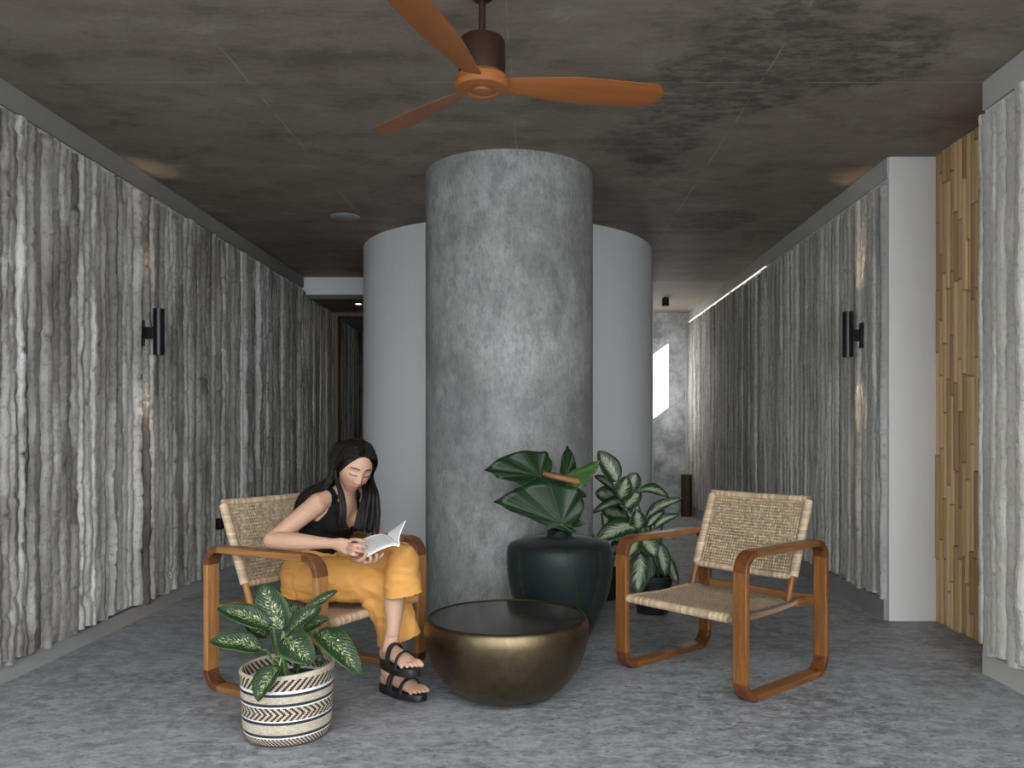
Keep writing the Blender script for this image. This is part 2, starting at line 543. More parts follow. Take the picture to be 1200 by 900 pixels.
# lowered soffit over the left corridor with its white bulkhead
g = G()
g.box(LX, -1.2, 8.51, 8.75, 2.62, HC + .02, 0)
g.box(LX, -1.2, 8.47, 8.75, 2.544, 2.622, 0)
g.box(LX, -1.2, 8.75, 9.81, 2.544, 2.80, 1)
structure(g.build('ceiling_corridor', [M_WHITE, M_SOFFIT]))
structure(G().box(LX - .1, -1.2, 9.80, 14.1, 2.66, 2.80).build('ceiling_rear', M_SMOOTH))
M_POST = m_wood('pale_timber', (.20, .125, .06), (.30, .19, .10), (.11, .065, .03), 'Z')
structure(G().box(LX - .01, LX + .075, 9.70, 9.82, 0, 2.50).box(LX, -1.2, 9.72, 9.82, 2.495, 2.545).build('door_frame_1', M_POST), )
bpy.data.objects['door_frame_1'].name = 'door_1'

# trims at the end of the far right wall
M_TRIM = plain('pale_trim', (.50, .49, .45), .5)
structure(G().box(RX - .055, RX - .035, 11.0, 11.05, 0, 2.60).build('trim_1', M_TRIM))
M_SLOT = NT('slot_daylight_glow'); M_SLOT.set((.8, .8, .8), .5, 0)
M_SLOT.b.inputs['Emission Color'].default_value = (1, .93, .82, 1); M_SLOT.b.inputs['Emission Strength'].default_value = .45  # glow added in place of daylight coming through a slot
tag(G().box(RX - .024, RX - .012, 7.3, 11.0, 2.594, 2.601).build('slot_glow', M_SLOT.m),
    'thin glowing strip added for daylight through a slot along the top of the far right ribbed wall', 'light')

# big columns
structure(G().lathe([(.53, 0), (.53, HC + .01)], 128, -.179, 5.165).build('column_front', M_CAST, smooth=True),
          'round mottled grey concrete column in the middle of the room')
structure(G().lathe([(1.30, 0), (1.30, HC + .01)], 160, -.2655, 7.42).build('column_rear', M_SMOOTH, smooth=True),
          'wide smooth pale grey cylinder behind the concrete column')
# ================================================================== furniture
M_TEAK = m_wood('teak', (.135, .050, .014), (.29, .125, .038), (.06, .02, .007), 'Z', rough=.33)
M_TEAK_Y = m_wood('teak_rail', (.135, .050, .014), (.29, .125, .038), (.06, .02, .007), 'Y', rough=.33)
M_TEAK_X = m_wood('teak_bar', (.20, .09, .03), (.33, .16, .06), (.09, .035, .012), 'X', rough=.35)
M_TEAK_D = m_wood('teak_dark_joint', (.085, .028, .010), (.18, .066, .022), (.05, .018, .008), 'Y', rough=.33)
M_TEAK2 = m_wood('light_teak', (.25, .112, .036), (.42, .22, .080), (.13, .055, .018), 'Z', rough=.4)
M_TEAK2_Y = m_wood('light_teak_rail', (.23, .10, .034), (.36, .18, .066), (.11, .045, .016), 'Y', rough=.4)
M_TEAK2_D = m_wood('reddish_teak_joint', (.085, .030, .013), (.19, .078, .034), (.06, .022, .012), 'Y', rough=.36)

def m_weave(name, nx, ny, lo, hi, gap=True, herring=False):
    """cane weave from the uv map: nx strands across, ny strands down"""
    q = NT(name); uv = q.coord('UV'); u, v, _ = q.sep(uv)
    su = q.math('MULTIPLY', u, float(nx)); sv = q.math('MULTIPLY', v, float(ny))
    fu = q.math('FRACT', su); fv = q.math('FRACT', sv)
    du = q.math('ABSOLUTE', q.math('SUBTRACT', fu, .5)); dv = q.math('ABSOLUTE', q.math('SUBTRACT', fv, .5))
    nse = q.noise(q.mapping(uv, (nx * .6, ny * .9, 1)), 1.0, 4, .6)
    if herring:
        ph = q.math('FRACT', q.math('ADD', su, q.math('MULTIPLY', q.math('PINGPONG', sv, 9.0), .5)))
        dd = q.math('ABSOLUTE', q.math('SUBTRACT', ph, .5))
        hole = q.math('MULTIPLY', q.math('GREATER_THAN', dd, .36), q.math('GREATER_THAN', dv, .12))
        hgt = q.math('SUBTRACT', 1.0, q.math('MULTIPLY', dd, 1.6))
    else:
        hole = q.math('MULTIPLY', q.math('GREATER_THAN', du, .20), q.math('GREATER_THAN', dv, .20))
        hgt = q.math('MAXIMUM', q.math('SUBTRACT', .5, du), q.math('SUBTRACT', .5, dv))
    col = q.mix(q.ramp(nse, [(.3, 0), (.7, 1)]), lo, hi)
    # single strands differ in tone
    fl = q.n('ShaderNodeCombineXYZ'); q.l(q.math('FLOOR', su), fl.inputs[0]); q.l(q.math('FLOOR', sv), fl.inputs[1])
    wnz = q.n('ShaderNodeTexWhiteNoise', noise_dimensions='2D'); q.l(fl.outputs[0], wnz.inputs['Vector'])
    col = q.mix(q.math('MULTIPLY', wnz.outputs['Value'], .5), col, [c * .45 for c in lo])
    if gap:
        q.set(col, .6)
        tr = q.n('ShaderNodeBsdfTransparent'); mx = q.n('ShaderNodeMixShader')
        q.l(hole, mx.inputs[0]); q.l(q.b.outputs[0], mx.inputs[1]); q.l(tr.outputs[0], mx.inputs[2]); q.l(mx.outputs[0], q.out.inputs[0])
    else:
        col = q.mix(q.math('MULTIPLY', hole, .8), col, [c * .22 for c in lo])
        q.set(col, .6)
    q.bump(hgt, .5, .004)
    return q.m

def m_wrap(name, lo, hi, freq, axis):
    """cane strips wound round a rail"""
    q = NT(name); co = q.coord('Object'); p = q.sep(co)[axis]
    s = q.math('MULTIPLY', p, freq); fr = q.math('FRACT', s)
    wnz = q.n('ShaderNodeTexWhiteNoise', noise_dimensions='1D'); q.l(q.math('FLOOR', s), wnz.inputs['W'])
    wn2 = q.n('ShaderNodeTexWhiteNoise', noise_dimensions='1D'); q.l(q.math('FLOOR', q.math('MULTIPLY', s, .31)), wn2.inputs['W'])
    col = q.mix(wnz.outputs['Value'], lo, hi)
    col = q.mix(q.math('MULTIPLY', q.math('GREATER_THAN', wn2.outputs['Value'], .62), .35), col, [c * .55 for c in lo])
    edge = q.math('LESS_THAN', fr, .1)
    col = q.mix(q.math('MULTIPLY', edge, .6), col, [c * .3 for c in lo])
    q.set(col, .5); q.bump(q.math('SUBTRACT', .5, q.math('ABSOLUTE', q.math('SUBTRACT', fr, .5))), .4, .003)
    return q.m

C_LO, C_HI = (.46, .34, .215), (.70, .56, .40)
M_WEAVE = m_weave('cane_weave', 36, 25, (.36, .245, .135), (.76, .60, .40))
M_WEAVE_SEAT = m_weave('cane_seat_weave', 46, 60, C_LO, (.68, .54, .38), gap=False, herring=True)
M_WRAP_X = m_wrap('cane_wrap_x', (.42, .30, .19), (.66, .52, .37), 75, 0)
M_WRAP_Z = m_wrap('cane_wrap_z', (.42, .30, .19), (.68, .54, .39), 68, 2)

CW, CL, CH = .721, .663, .624       # chair width, depth, arm height
BW, BT, CR = .066, .028, .085       # board width, board thickness, corner radius

def loop_mesh(x0, x1):
    """rounded rectangular loop of board between x0 and x1, faces of corners use slot 1, arm and runner slot 2"""
    g = G(); outer = []; kinds = []
    cy = [CR, CL - CR]; cz = [CR, CH - CR]
    corners = [(cy[1], cz[1], 0), (cy[0], cz[1], 90), (cy[0], cz[0], 180), (cy[1], cz[0], 270)]
    n = 9
    for (yc, zc, a0) in corners:
        for k in range(n + 1):
            a = math.radians(a0 + 90.0 * k / n)
            outer.append((yc + CR * math.cos(a), zc + CR * math.sin(a), yc + (CR - BT) * math.cos(a), zc + (CR - BT) * math.sin(a)))
            kinds.append('c' if k < n else 's')
    m = len(outer); vs = []
    for (yo, zo, yi, zi) in outer:
        vs += [(x0, yo, zo), (x1, yo, zo), (x1, yi, zi), (x0, yi, zi)]
    straight = {0: 2, 1: 0, 2: 2, 3: 0}        # top arm, front leg, runner, rear leg
    fs = []; mi = []; ns = 0
    for k in range(m):
        j = (k + 1) % m
        if kinds[k] == 'c': idx = 1
        else: idx = straight[ns]; ns += 1
        for e in range(4):
            f = (e + 1) % 4
            fs.append((4 * k + e, 4 * j + e, 4 * j + f, 4 * k + f)); mi.append(idx)
    g.v = vs; g.f = fs; g.m = mi; g.uv = [(0, 0)] * len(vs); g.t = [0] * len(vs)
    return g

def slab_between(g, pts_front, thick_dir, th, mi=0, uvs=None, nx=1, ny=1):
    pass

def armchair(label, loc, rotz, wood, wood_y, wood_d):
    t = thing('armchair', label, 'chair', loc, rotz, 'rattan armchairs facing the round table')
    h = CW / 2; ix = h - BW
    for (a, b) in ((-h, -ix), (ix, h)):
        loop_mesh(a, b).build('side_frame', [wood, wood_d, wood_y], t, bevel=.005, merge=True)
    # woven seat: rounded front lip, top slopes a little
    prof = [(.022, .318), (.006, .322), (.0, .335), (.004, .349), (.018, .356), (.10, .352), (.25, .346), (.40, .350), (.49, .356), (.50, .345), (.49, .333), (.30, .322)]
    vs = []; uv = []; nx = 12
    for i in range(nx + 1):
        x = -ix + 2 * ix * i / nx
        sag = math.sin(math.pi * i / nx) * .010
        for k, (y, z) in enumerate(prof):
            s = sag if .05 < y < .45 else 0
            vs.append((x, y, z - s)); uv.append((i / nx, y / .5))
    npf = len(prof)
    fs = []; mi = []
    for i in range(nx):
        for k in range(npf):
            kk = (k + 1) % npf
            fs.append((i * npf + k, i * npf + kk, (i + 1) * npf + kk, (i + 1) * npf + k))
            mi.append(1 if k < 4 else 0)
    fs += [tuple(range(npf)), tuple(reversed(range(nx * npf, (nx + 1) * npf)))]; mi += [1, 1]
    o = mesh_obj('seat', vs, fs, [M_WEAVE_SEAT, M_WRAP_X], t, smooth=True, mat_idx=mi, uvs=uv)
    # seat rails and rear crossbar
    for sx in (-1, 1):
        G().box(sx * (ix - .012) - .018, sx * (ix - .012) + .018, .495, CL - .02, .322, .356).build('seat_rail', wood_y, t, bevel=.003)
    G().box(-ix, ix, CL - .058, CL - .026, .325, .362).build('crossbar', M_TEAK_X, t, bevel=.004)
    # reclined back: two posts and a woven panel
    y0, z0, y1, z1 = .505, .455, .640, .806
    dy, dz = (y1 - y0), (z1 - z0); L_ = math.hypot(dy, dz); ty, tz = dy / L_, dz / L_
    for sx in (-1, 1):
        xx = sx * .268
        lo = (xx, y0 - ty * .115, z0 - tz * .115); hi = (xx, y1, z1)
        G().tube([lo, hi], .0145, 12, up=(1, 0, 0)).build('back_post', wood, t, smooth=True, bevel=0)
        # wound cane edge
    pn = []; pu = []; nxp, nzp = 16, 10; th = .004
    for side in (-1, 1):
        for i in range(nxp + 1):
            for k in range(nzp + 1):
                u = i / nxp; v = k / nzp
                cxv = -.262 + .524 * u
                sag = math.sin(math.pi * u) * .012
                yy = y0 + dy * v + tz * (th / 2 * side) + sag * tz
                zz = z0 + dz * v - ty * (th / 2 * side) - sag * ty
                pn.append((cxv, yy, zz)); pu.append((u, v))
    fs = []; W_ = nzp + 1; off = (nxp + 1) * W_
    for i in range(nxp):
        for k in range(nzp):
            a = i * W_ + k
            fs.append((a, a + W_, a + W_ + 1, a + 1)); fs.append((off + a, off + a + 1, off + a + W_ + 1, off + a + W_))
    back = mesh_obj('backrest', pn, fs, M_WEAVE, t, smooth=True, uvs=pu)
    g = G()
    for sx in (-1, 1):
        g.tube([(sx * .271, y0 - .001, z0 + .002), (sx * .271, y1 - .004 * ty, z1 - .012)], .022, 12, up=(1, 0, 0), mi=1, rad2=.0185)
    def bent(yc, zc):
        return [(-.272 + .544 * k / 12, yc + math.sin(math.pi * k / 12) * .012 * tz, zc - math.sin(math.pi * k / 12) * .012 * ty) for k in range(13)]
    g.tube(bent(y0, z0), .016, 12, up=(0, 0, 1), mi=0); g.tube(bent(y1, z1 - .004), .0165, 12, up=(0, 0, 1), mi=0)
    g.build('edge_wrapping', [M_WRAP_X, M_WRAP_Z], back, smooth=True)
    return t

TH_R, TH_L = math.radians(41.65 - 90), math.radians(151.27 - 90)
armchair('reddish teak and rattan armchair standing empty on the right', (.607, 3.559, 0), TH_R, M_TEAK, M_TEAK_Y, M_TEAK_D)
armchair('pale teak and rattan armchair in which the woman sits', (-.697, 3.512, 0), TH_L, M_TEAK2, M_TEAK2_Y, M_TEAK2_D)

# --- brass bowl table
def m_brass():
    q = NT('aged_brass'); co = q.coord('Object')
    a = q.noise(co, 5, 7, .65); b = q.noise(q.mapping(co, (1, 1, .8)), 6, 7, .7)
    z = q.sep(co)[2]
    base = q.mix(q.ramp(a, [(.3, 0), (.7, 1)]), (.13, .098, .056), (.225, .175, .103))
    base = q.mix(q.math('MULTIPLY', q.ramp(b, [(.4, 0), (.7, 1)]), .6), base, (.055, .043, .03))
    q.set(base, q.ramp(a, [(.3, .30), (.7, .42)]), 1.0); q.bump(a, .10, .01)
    return q.m
M_BRASS = m_brass()
q = NT('dark_metal_top'); nz = q.noise(q.coord(), 9, 6, .7)
q.set(q.mix(nz, (.042, .039, .034), (.055, .050, .044)), .13, .55); M_TOP = q.m
t = thing('round_table', 'low round brass bowl-shaped table with a dark top', 'table', (-.13, 3.44, 0))
prof = [(.0, 0), (.13, 0), (.155, .004), (.20, .022), (.245, .052), (.283, .095), (.312, .145), (.333, .20), (.345, .25), (.349, .285), (.347, .31), (.341, .327), (.334, .336), (.330, .338), (.327, .334)]
G().lathe(prof, 96, mi=0).build('bowl', M_BRASS, t, smooth=True, merge=True)
G().lathe([(.328, .3335), (.0, .3345)], 96).build('tabletop', M_TOP, t, smooth=False)

# --- wall sconces
M_BLACK = plain('black_metal', (.012, .012, .014), .32, .3)
M_GLOW = NT('warm_lamp'); M_GLOW.set((.9, .7, .5), .5, 0)
M_GLOW.b.inputs['Emission Color'].default_value = (1, .62, .33, 1); M_GLOW.b.inputs['Emission Strength'].default_value = .6
M_GLOW = M_GLOW.m
def sconce(label, x_wall, x_cyl, y):
    t = thing('wall_sconce', label, 'lamp', (x_cyl, y, 1.587), 0, 'black cylinder wall lamps')
    r = .033
    G().lathe([(r - .006, .012), (r - .004, 0), (r, 0), (r, .283), (r - .004, .283), (r - .006, .27)], 32).build('lamp_tube', M_BLACK, t, smooth=True)
    for zl in (.0105, .272):
        G().lathe([(r - .006, zl), (0, zl)], 24).build('lens', M_GLOW, t)
    d = x_wall - x_cyl; s = 1 if d > 0 else -1
    xs = sorted((s * (r - .004), d))
    G().box(xs[0], xs[1], -.018, .018, .10, .17).build('bracket', M_BLACK, t, bevel=.002)
    xw = sorted((d, d - s * .014))
    G().box(xw[0], xw[1], -.028, .028, .055, .215).build('wall_plate', M_BLACK, t, bevel=.002)
    for (z, rx) in ((.004, 0), (.279, math.pi)):
        ld = bpy.data.lights.new('sconce_beam', 'SPOT'); ld.energy = 3.0; ld.color = (1, .72, .45)
        ld.spot_size = math.radians(40); ld.spot_blend = 1.0; ld.shadow_soft_size = .02
        lo = bpy.data.objects.new('beam', ld); link(lo, t); lo.location = (0, 0, z - .006 if rx == 0 else z + .006)
        lo.rotation_euler = (rx, math.radians(-9) * s if rx == 0 else math.radians(9) * s, 0)
sconce('black cylinder wall lamp on the left ribbed wall', LX + .028, -2.327, 4.98)
sconce('black cylinder wall lamp on the right ribbed wall', RX - .02, 1.957, 5.115)

# --- ceiling fan
def m_fanwood():
    q = NT('orange_wood'); co = q.coord('Object')
    a = q.noise(q.mapping(co, (1, 12, 12)), 4, 5, .6)
    q.set(q.mix(a, (.24, .078, .020), (.38, .14, .038)), .45); return q.m
M_FANW = m_fanwood()
M_BRONZE = plain('brown_metal', (.050, .024, .015), .42, .4)
t = thing('ceiling_fan', 'brown ceiling fan with three orange wooden blades', 'fan', (-.202, 2.95, 2.335))
G().lathe([(.0, .398), (.055, .398), (.055, .380), (.03, .350), (.012, .343)], 32).build('canopy', M_BRONZE, t, smooth=True)
G().lathe([(.0125, .385), (.0125, .205)], 24).lathe([(.0, .238), (.016, .238), (.024, .214), (.024, .205)], 24).build('rod', M_BRONZE, t, smooth=True)
G().lathe([(.0, .212), (.070, .212), (.080, .206), (.085, .194), (.085, .075), (.0, .075)], 48).build('motor_housing', M_BRONZE, t, smooth=True, bevel=.001)
hub = G().lathe([(.0, .078), (.084, .078), (.100, .062), (.102, .040), (.092, .026), (.060, .020), (.055, .026), (.034, .026), (.030, .018), (.0, .016)], 48).build('hub', M_FANW, t, smooth=True)
# one blade: paddle widening outwards, twisted
def blade_mesh():
    g = G(); N, K = 22, 8; vs = []
    for s in (1, -1):
        for i in range(N + 1):
            u = i / N; r = .085 + .60 * u
            w = .034 + .042 * min(1, u * 2.2) ** .8
            if u > .93: w *= math.sqrt(max(0.02, 1 - ((u - .93) / .07) ** 2 * .75))
            tw = math.radians(-17 + 7 * u)
            for k in range(K + 1):
                v = (k / K - .5) * 2 * w
                th = .0045 * (1 - (2 * k / K - 1) ** 4) + .0008
                vs.append((r, v * math.cos(tw) , .050 + v * math.sin(tw) + s * th + .01 * u))
    fs = []; W_ = K + 1; off = (N + 1) * W_
    for i in range(N):
        for k in range(K):
            a = i * W_ + k
            fs.append((a, a + W_, a + W_ + 1, a + 1)); fs.append((off + a, off + a + 1, off + a + W_ + 1, off + a + W_))
    for i in range(N):
        for k in (0, K):
            a = i * W_ + k; fs.append((a, off + a, off + a + W_, a + W_) if k == 0 else (a, a + W_, off + a + W_, off + a))
    for k in range(K):
        for i in (0, N):
            a = i * W_ + k; fs.append((a, a + 1, off + a + 1, off + a) if i == 0 else (a, off + a, off + a + 1, a + 1))
    g.add(vs, fs); return g
b0 = blade_mesh().build('blade', M_FANW, t, smooth=True)
for k, ang in enumerate((12, 132, 252)):
    b = b0 if k == 0 else b0.copy()
    if k: link(b, t)
    b.rotation_euler = (0, 0, math.radians(ang))

# --- bamboo screen in the recess
def m_bamboo():
    q = NT('split_bamboo'); co = q.coord('World'); tone = q.n('ShaderNodeAttribute', attribute_name='tone').outputs['Fac']
    a = q.noise(q.mapping(co, (3, 30, .8)), 3, 6, .65)
    base = q.mix(q.ramp(tone, [(0, 0), (1, 1)]), (.30, .165, .065), (.78, .54, .29))
    base = q.mix(q.math('MULTIPLY', q.ramp(a, [(.45, 0), (.75, 1)]), .45), base, (.20, .105, .045))
    q.set(base, .48); q.bump(a, .12, .003); return q.m
M_BAMBOO = m_bamboo()
t = thing('bamboo_screen', 'tall screen of split bamboo canes in the recess by the right pilaster', 'screen', (RX2 + .03, 4.26, 0))
ny = 24; ya, yb = -.50, .505; pw = (yb - ya) / ny
for i in range(ny):
    yc = ya + pw * (i + .5); g = G()
    cuts = [0.0]; z = random.uniform(.1, .6)
    while z < HC - .05:
        cuts.append(z); z += random.uniform(.28, .62)
    cuts.append(HC + .01)
    if i == 15:
        cuts = [c for c in cuts if not 1.80 < c < 2.25] + [1.88, 2.16]; cuts.sort()
    for a, b in zip(cuts, cuts[1:]):
        tone = random.uniform(.15, 1); r = pw * (.36 if i == 15 and a > 1.87 and b < 2.17 else .51) * random.uniform(.97, 1.03); dx = random.uniform(-.004, .004)
        rows = [(a + .001, .90), (a + .008, 1.04), (a + .016, .98), ((a + b) / 2, .97), (b - .016, .98), (b - .008, 1.04), (b - .001, .9)]
        n = 10; vs = []
        for (zz, f) in rows:
            for k in range(n + 1):
                an = math.pi * k / n
                vs.append((dx - math.sin(an) * r * f * .85, yc + math.cos(an) * r * f, zz))
        fs = [(p * (n + 1) + k, (p + 1) * (n + 1) + k, (p + 1) * (n + 1) + k + 1, p * (n + 1) + k + 1) for p in range(len(rows) - 1) for k in range(n)]
        fs += [tuple(range(n + 1)), tuple(reversed(range((len(rows) - 1) * (n + 1), len(rows) * (n + 1))))]
        tn = []
        for ri in range(len(rows)):
            tn += [tone - (.6 if ri in (0, 6) else 0)] * (n + 1)
        g.add(vs, fs, 0, tone=tn)
    g.build('bamboo_cane', M_BAMBOO, t, smooth=True, tone=True, bevel=0)
G().box(.004, .014, ya, .125, .02, HC + .02).box(.004, .014, .165, yb, .02, HC + .02).box(.004, .014, .12, .17, .02, 1.88).box(.004, .014, .12, .17, 2.16, HC + .02).build('backing_board', M_TEAK_D, t)

# --- small fittings
tag(G().lathe([(0, -.012), (.10, -.012), (.108, -.006), (.108, 0)], 40, -1.446, 6.1).build('access_cover', M_BEAM, smooth=True, loc=(0, 0, HC)),
    'flat round grey cover plate on the concrete ceiling', 'cover plate')
t = thing('downlight', 'small lit recessed spotlight in the lowered corridor soffit', 'light', (-2.007, 9.08, 2.544))
G().lathe([(.048, 0), (.048, -.004), (.030, -.004), (.028, .0)], 32).build('trim_ring', M_WHITE, t, smooth=True)
mg = NT('downlight_lamp'); mg.b.inputs['Emission Color'].default_value = (1, .72, .48, 1); mg.b.inputs['Emission Strength'].default_value = 9
G().lathe([(.028, -.0015), (0, -.0015)], 24).build('lens', mg.m, t)
t = thing('ceiling_spotlight', 'small black cylinder spotlight on the ceiling near the end wall', 'light', (1.547, 9.8, HC - .105))
G().lathe([(0, .008), (.036, .008), (.038, 0), (.044, 0), (.044, .092), (.030, .096), (.030, .105), (0, .105)], 32).build('lamp_body', M_BLACK, t, smooth=True, bevel=.001)
G().lathe([(.035, .007), (0, .007)], 20).build('lens', plain('frosted_lens', (.5, .48, .42), .3), t)
t = thing('wall_socket', 'small black box fixed low on the left ribbed wall behind the chair', 'socket', (LX + .03, 6.15, .375))
G().box(0, .045, -.035, .035, 0, .085).build('box_body', M_BLACK, t, bevel=.004)
M_LOG = m_wood('dark_log', (.045, .022, .012), (.10, .05, .026), (.02, .01, .006), 'Z', rough=.5)
t = thing('wooden_post', 'short dark brown round wooden post at the far end of the passage', 'post', (1.95, 10.62, 0))
G().lathe([(0, 0), (.068, 0), (.070, .01), (.069, .30), (.071, .54), (.066, .55), (0, .552)], 32).build('log', M_LOG, t, smooth=True, bevel=.001)
# ================================================================== plants
def m_leaf_speckled():
    q = NT('speckled_leaf'); uv = q.coord('UV'); u, v, _ = q.sep(uv)
    au = q.math('ABSOLUTE', q.math('SUBTRACT', u, .5))
    s = q.math('SUBTRACT', q.math('MULTIPLY', v, 1.0), q.math('MULTIPLY', au, .55))
    cb = q.n('ShaderNodeCombineXYZ'); q.l(q.math('MULTIPLY', s, 26.0), cb.inputs[0]); q.l(q.math('MULTIPLY', u, 7.0), cb.inputs[1])
    obj = q.n('ShaderNodeObjectInfo').outputs['Random']; q.l(q.math('MULTIPLY', obj, 37.0), cb.inputs[2])
    nz = q.noise(cb.outputs[0], 1.5, 4, .6)
    zone = q.ramp(au, [(.12, 1), (.40, 0)]); tipz = q.ramp(v, [(.0, .6), (.12, 1), (.8, 1), (.95, 0)])
    thr = q.math('ADD', nz, q.math('MULTIPLY', q.math('MULTIPLY', zone, tipz), .16))
    fleck = q.ramp(thr, [(.70, 0), (.75, 1)])
    base = q.mix(q.noise(q.mapping(uv, (3, 5, 1)), 2, 3), (.006, .021, .006), (.018, .046, .013))
    rim = q.ramp(au, [(.44, 0), (.5, 1)])
    base = q.mix(q.math('MULTIPLY', rim, .5), base, (.09, .17, .04))
    rib = q.ramp(au, [(.008, 1), (.03, 0)])
    base = q.mix(q.math('MULTIPLY', rib, .5), base, (.10, .19, .06))
    col = q.mix(q.math('MULTIPLY', fleck, .85), base, (.50, .55, .30))
    q.set(col, .42, Specular_IOR_Level=.35)
    vein = q.math('PINGPONG', q.math('MULTIPLY', s, 14.0), .5)
    q.bump(vein, .35, .006); return q.m

def m_leaf_cream():
    q = NT('cream_centred_leaf'); uv = q.coord('UV'); u, v, _ = q.sep(uv)
    au = q.math('ABSOLUTE', q.math('SUBTRACT', u, .5))
    s = q.math('SUBTRACT', v, q.math('MULTIPLY', au, .7))
    cb = q.n('ShaderNodeCombineXYZ'); q.l(q.math('MULTIPLY', s, 34.0), cb.inputs[0]); q.l(q.math('MULTIPLY', u, 2.5), cb.inputs[1])
    obj = q.n('ShaderNodeObjectInfo').outputs['Random']; q.l(q.math('MULTIPLY', obj, 37.0), cb.inputs[2])
    nz = q.noise(cb.outputs[0], 1.0, 3, .6)
    e = q.math('ADD', au, q.math('MULTIPLY', q.math('SUBTRACT', nz, .5), .95))
    e = q.math('ADD', e, q.ramp(v, [(.0, .12), (.15, 0), (.75, 0), (1.0, .3)]))
    cream = q.ramp(e, [(.06, 1), (.24, 0)])
    base = q.mix(nz, (.009, .028, .009), (.024, .058, .018))
    col = q.mix(cream, base, (.40, .47, .33))
    rib = q.ramp(au, [(.008, 1), (.028, 0)])
    col = q.mix(q.math('MULTIPLY', rib, .6), col, (.12, .19, .08))
    q.set(col, .40, Specular_IOR_Level=.45)
    q.bump(q.math('PINGPONG', q.math('MULTIPLY', s, 12.0), .5), .3, .006); return q.m

def m_leaf_green(name, lo, hi, vein):
    q = NT(name); uv = q.coord('UV'); u, v, _ = q.sep(uv)     # u = angle round the stalk, v = distance from it
    f = q.math('ABSOLUTE', q.math('SUBTRACT', q.math('FRACT', q.math('ADD', q.math('MULTIPLY', u, 13.0), .5)), .5))
    wd = q.math('DIVIDE', .018, q.math('ADD', v, .08))
    line = q.math('LESS_THAN', f, wd)
    mid = q.ramp(f, [(.0, 1), (.5, 0)])
    nz = q.noise(q.coord(), 9, 4)
    col = q.mix(nz, lo, hi)
    col = q.mix(q.math('MULTIPLY', line, .75), col, vein)
    q.set(col, .36, Specular_IOR_Level=.28)
    q.bump(q.math('MULTIPLY', mid, -1.0), .10, .005); return q.m

M_LEAF_S = m_leaf_speckled(); M_LEAF_C = m_leaf_cream()
M_LEAF_G = m_leaf_green('glossy_green_leaf', (.006, .021, .007), (.015, .040, .012), (.07, .12, .05))
M_LEAF_U = m_leaf_green('leaf_underside', (.035, .085, .022), (.065, .135, .04), (.13, .22, .08))
M_STEM = plain('green_stem', (.055, .12, .035), .4)
M_STEM_L = plain('pale_green_stem', (.16, .24, .09), .4)
M_SOIL = plain('dark_soil', (.020, .015, .012), .9, var=.5, scale=60)

def lance(name, base, tip, width, mat, parent, nrm=(0, -1, .5), arch=.12, fold=.25, wave=.01, shape=.80, curl=0.0):
    """pointed oval leaf; arch lifts the middle along the normal, fold raises the two halves"""
    base = Vector(base); tip = Vector(tip); d = tip - base; Lf = d.length; e = d.normalized()
    n = Vector(nrm); n = (n - e * n.dot(e)).normalized(); s = e.cross(n)
    NV, NU = 18, 8; vs = []; uv = []; ph = random.uniform(0, 6)
    for i in range(NV + 1):
        v = i / NV
        w = width * .5 * (math.sin(math.pi * min(1, v ** shape)) ** .62)
        if i == 0: w = width * .03
        if i == NV: w = 0.0005
        c = base + e * (Lf * v) + n * (arch * Lf * math.sin(math.pi * v ** .8)) - n * (curl * Lf * v ** 3)
        for k in range(NU + 1):
            u = k / NU * 2 - 1
            rr = fold * abs(u) ** 1.4 * w + wave * Lf * math.sin(v * 13 + ph + (2 if u > 0 else 0)) * abs(u) ** 2
            vs.append(c + s * (u * w) + n * rr); uv.append((k / NU, v))
    W_ = NU + 1
    fs = [(i * W_ + k, i * W_ + k + 1, (i + 1) * W_ + k + 1, (i + 1) * W_ + k) for i in range(NV) for k in range(NU)]
    o = mesh_obj(name, vs, fs, mat, parent, smooth=True, uvs=uv)
    sd = o.modifiers.new('thickness', 'SOLIDIFY'); sd.thickness = .0009
    return o

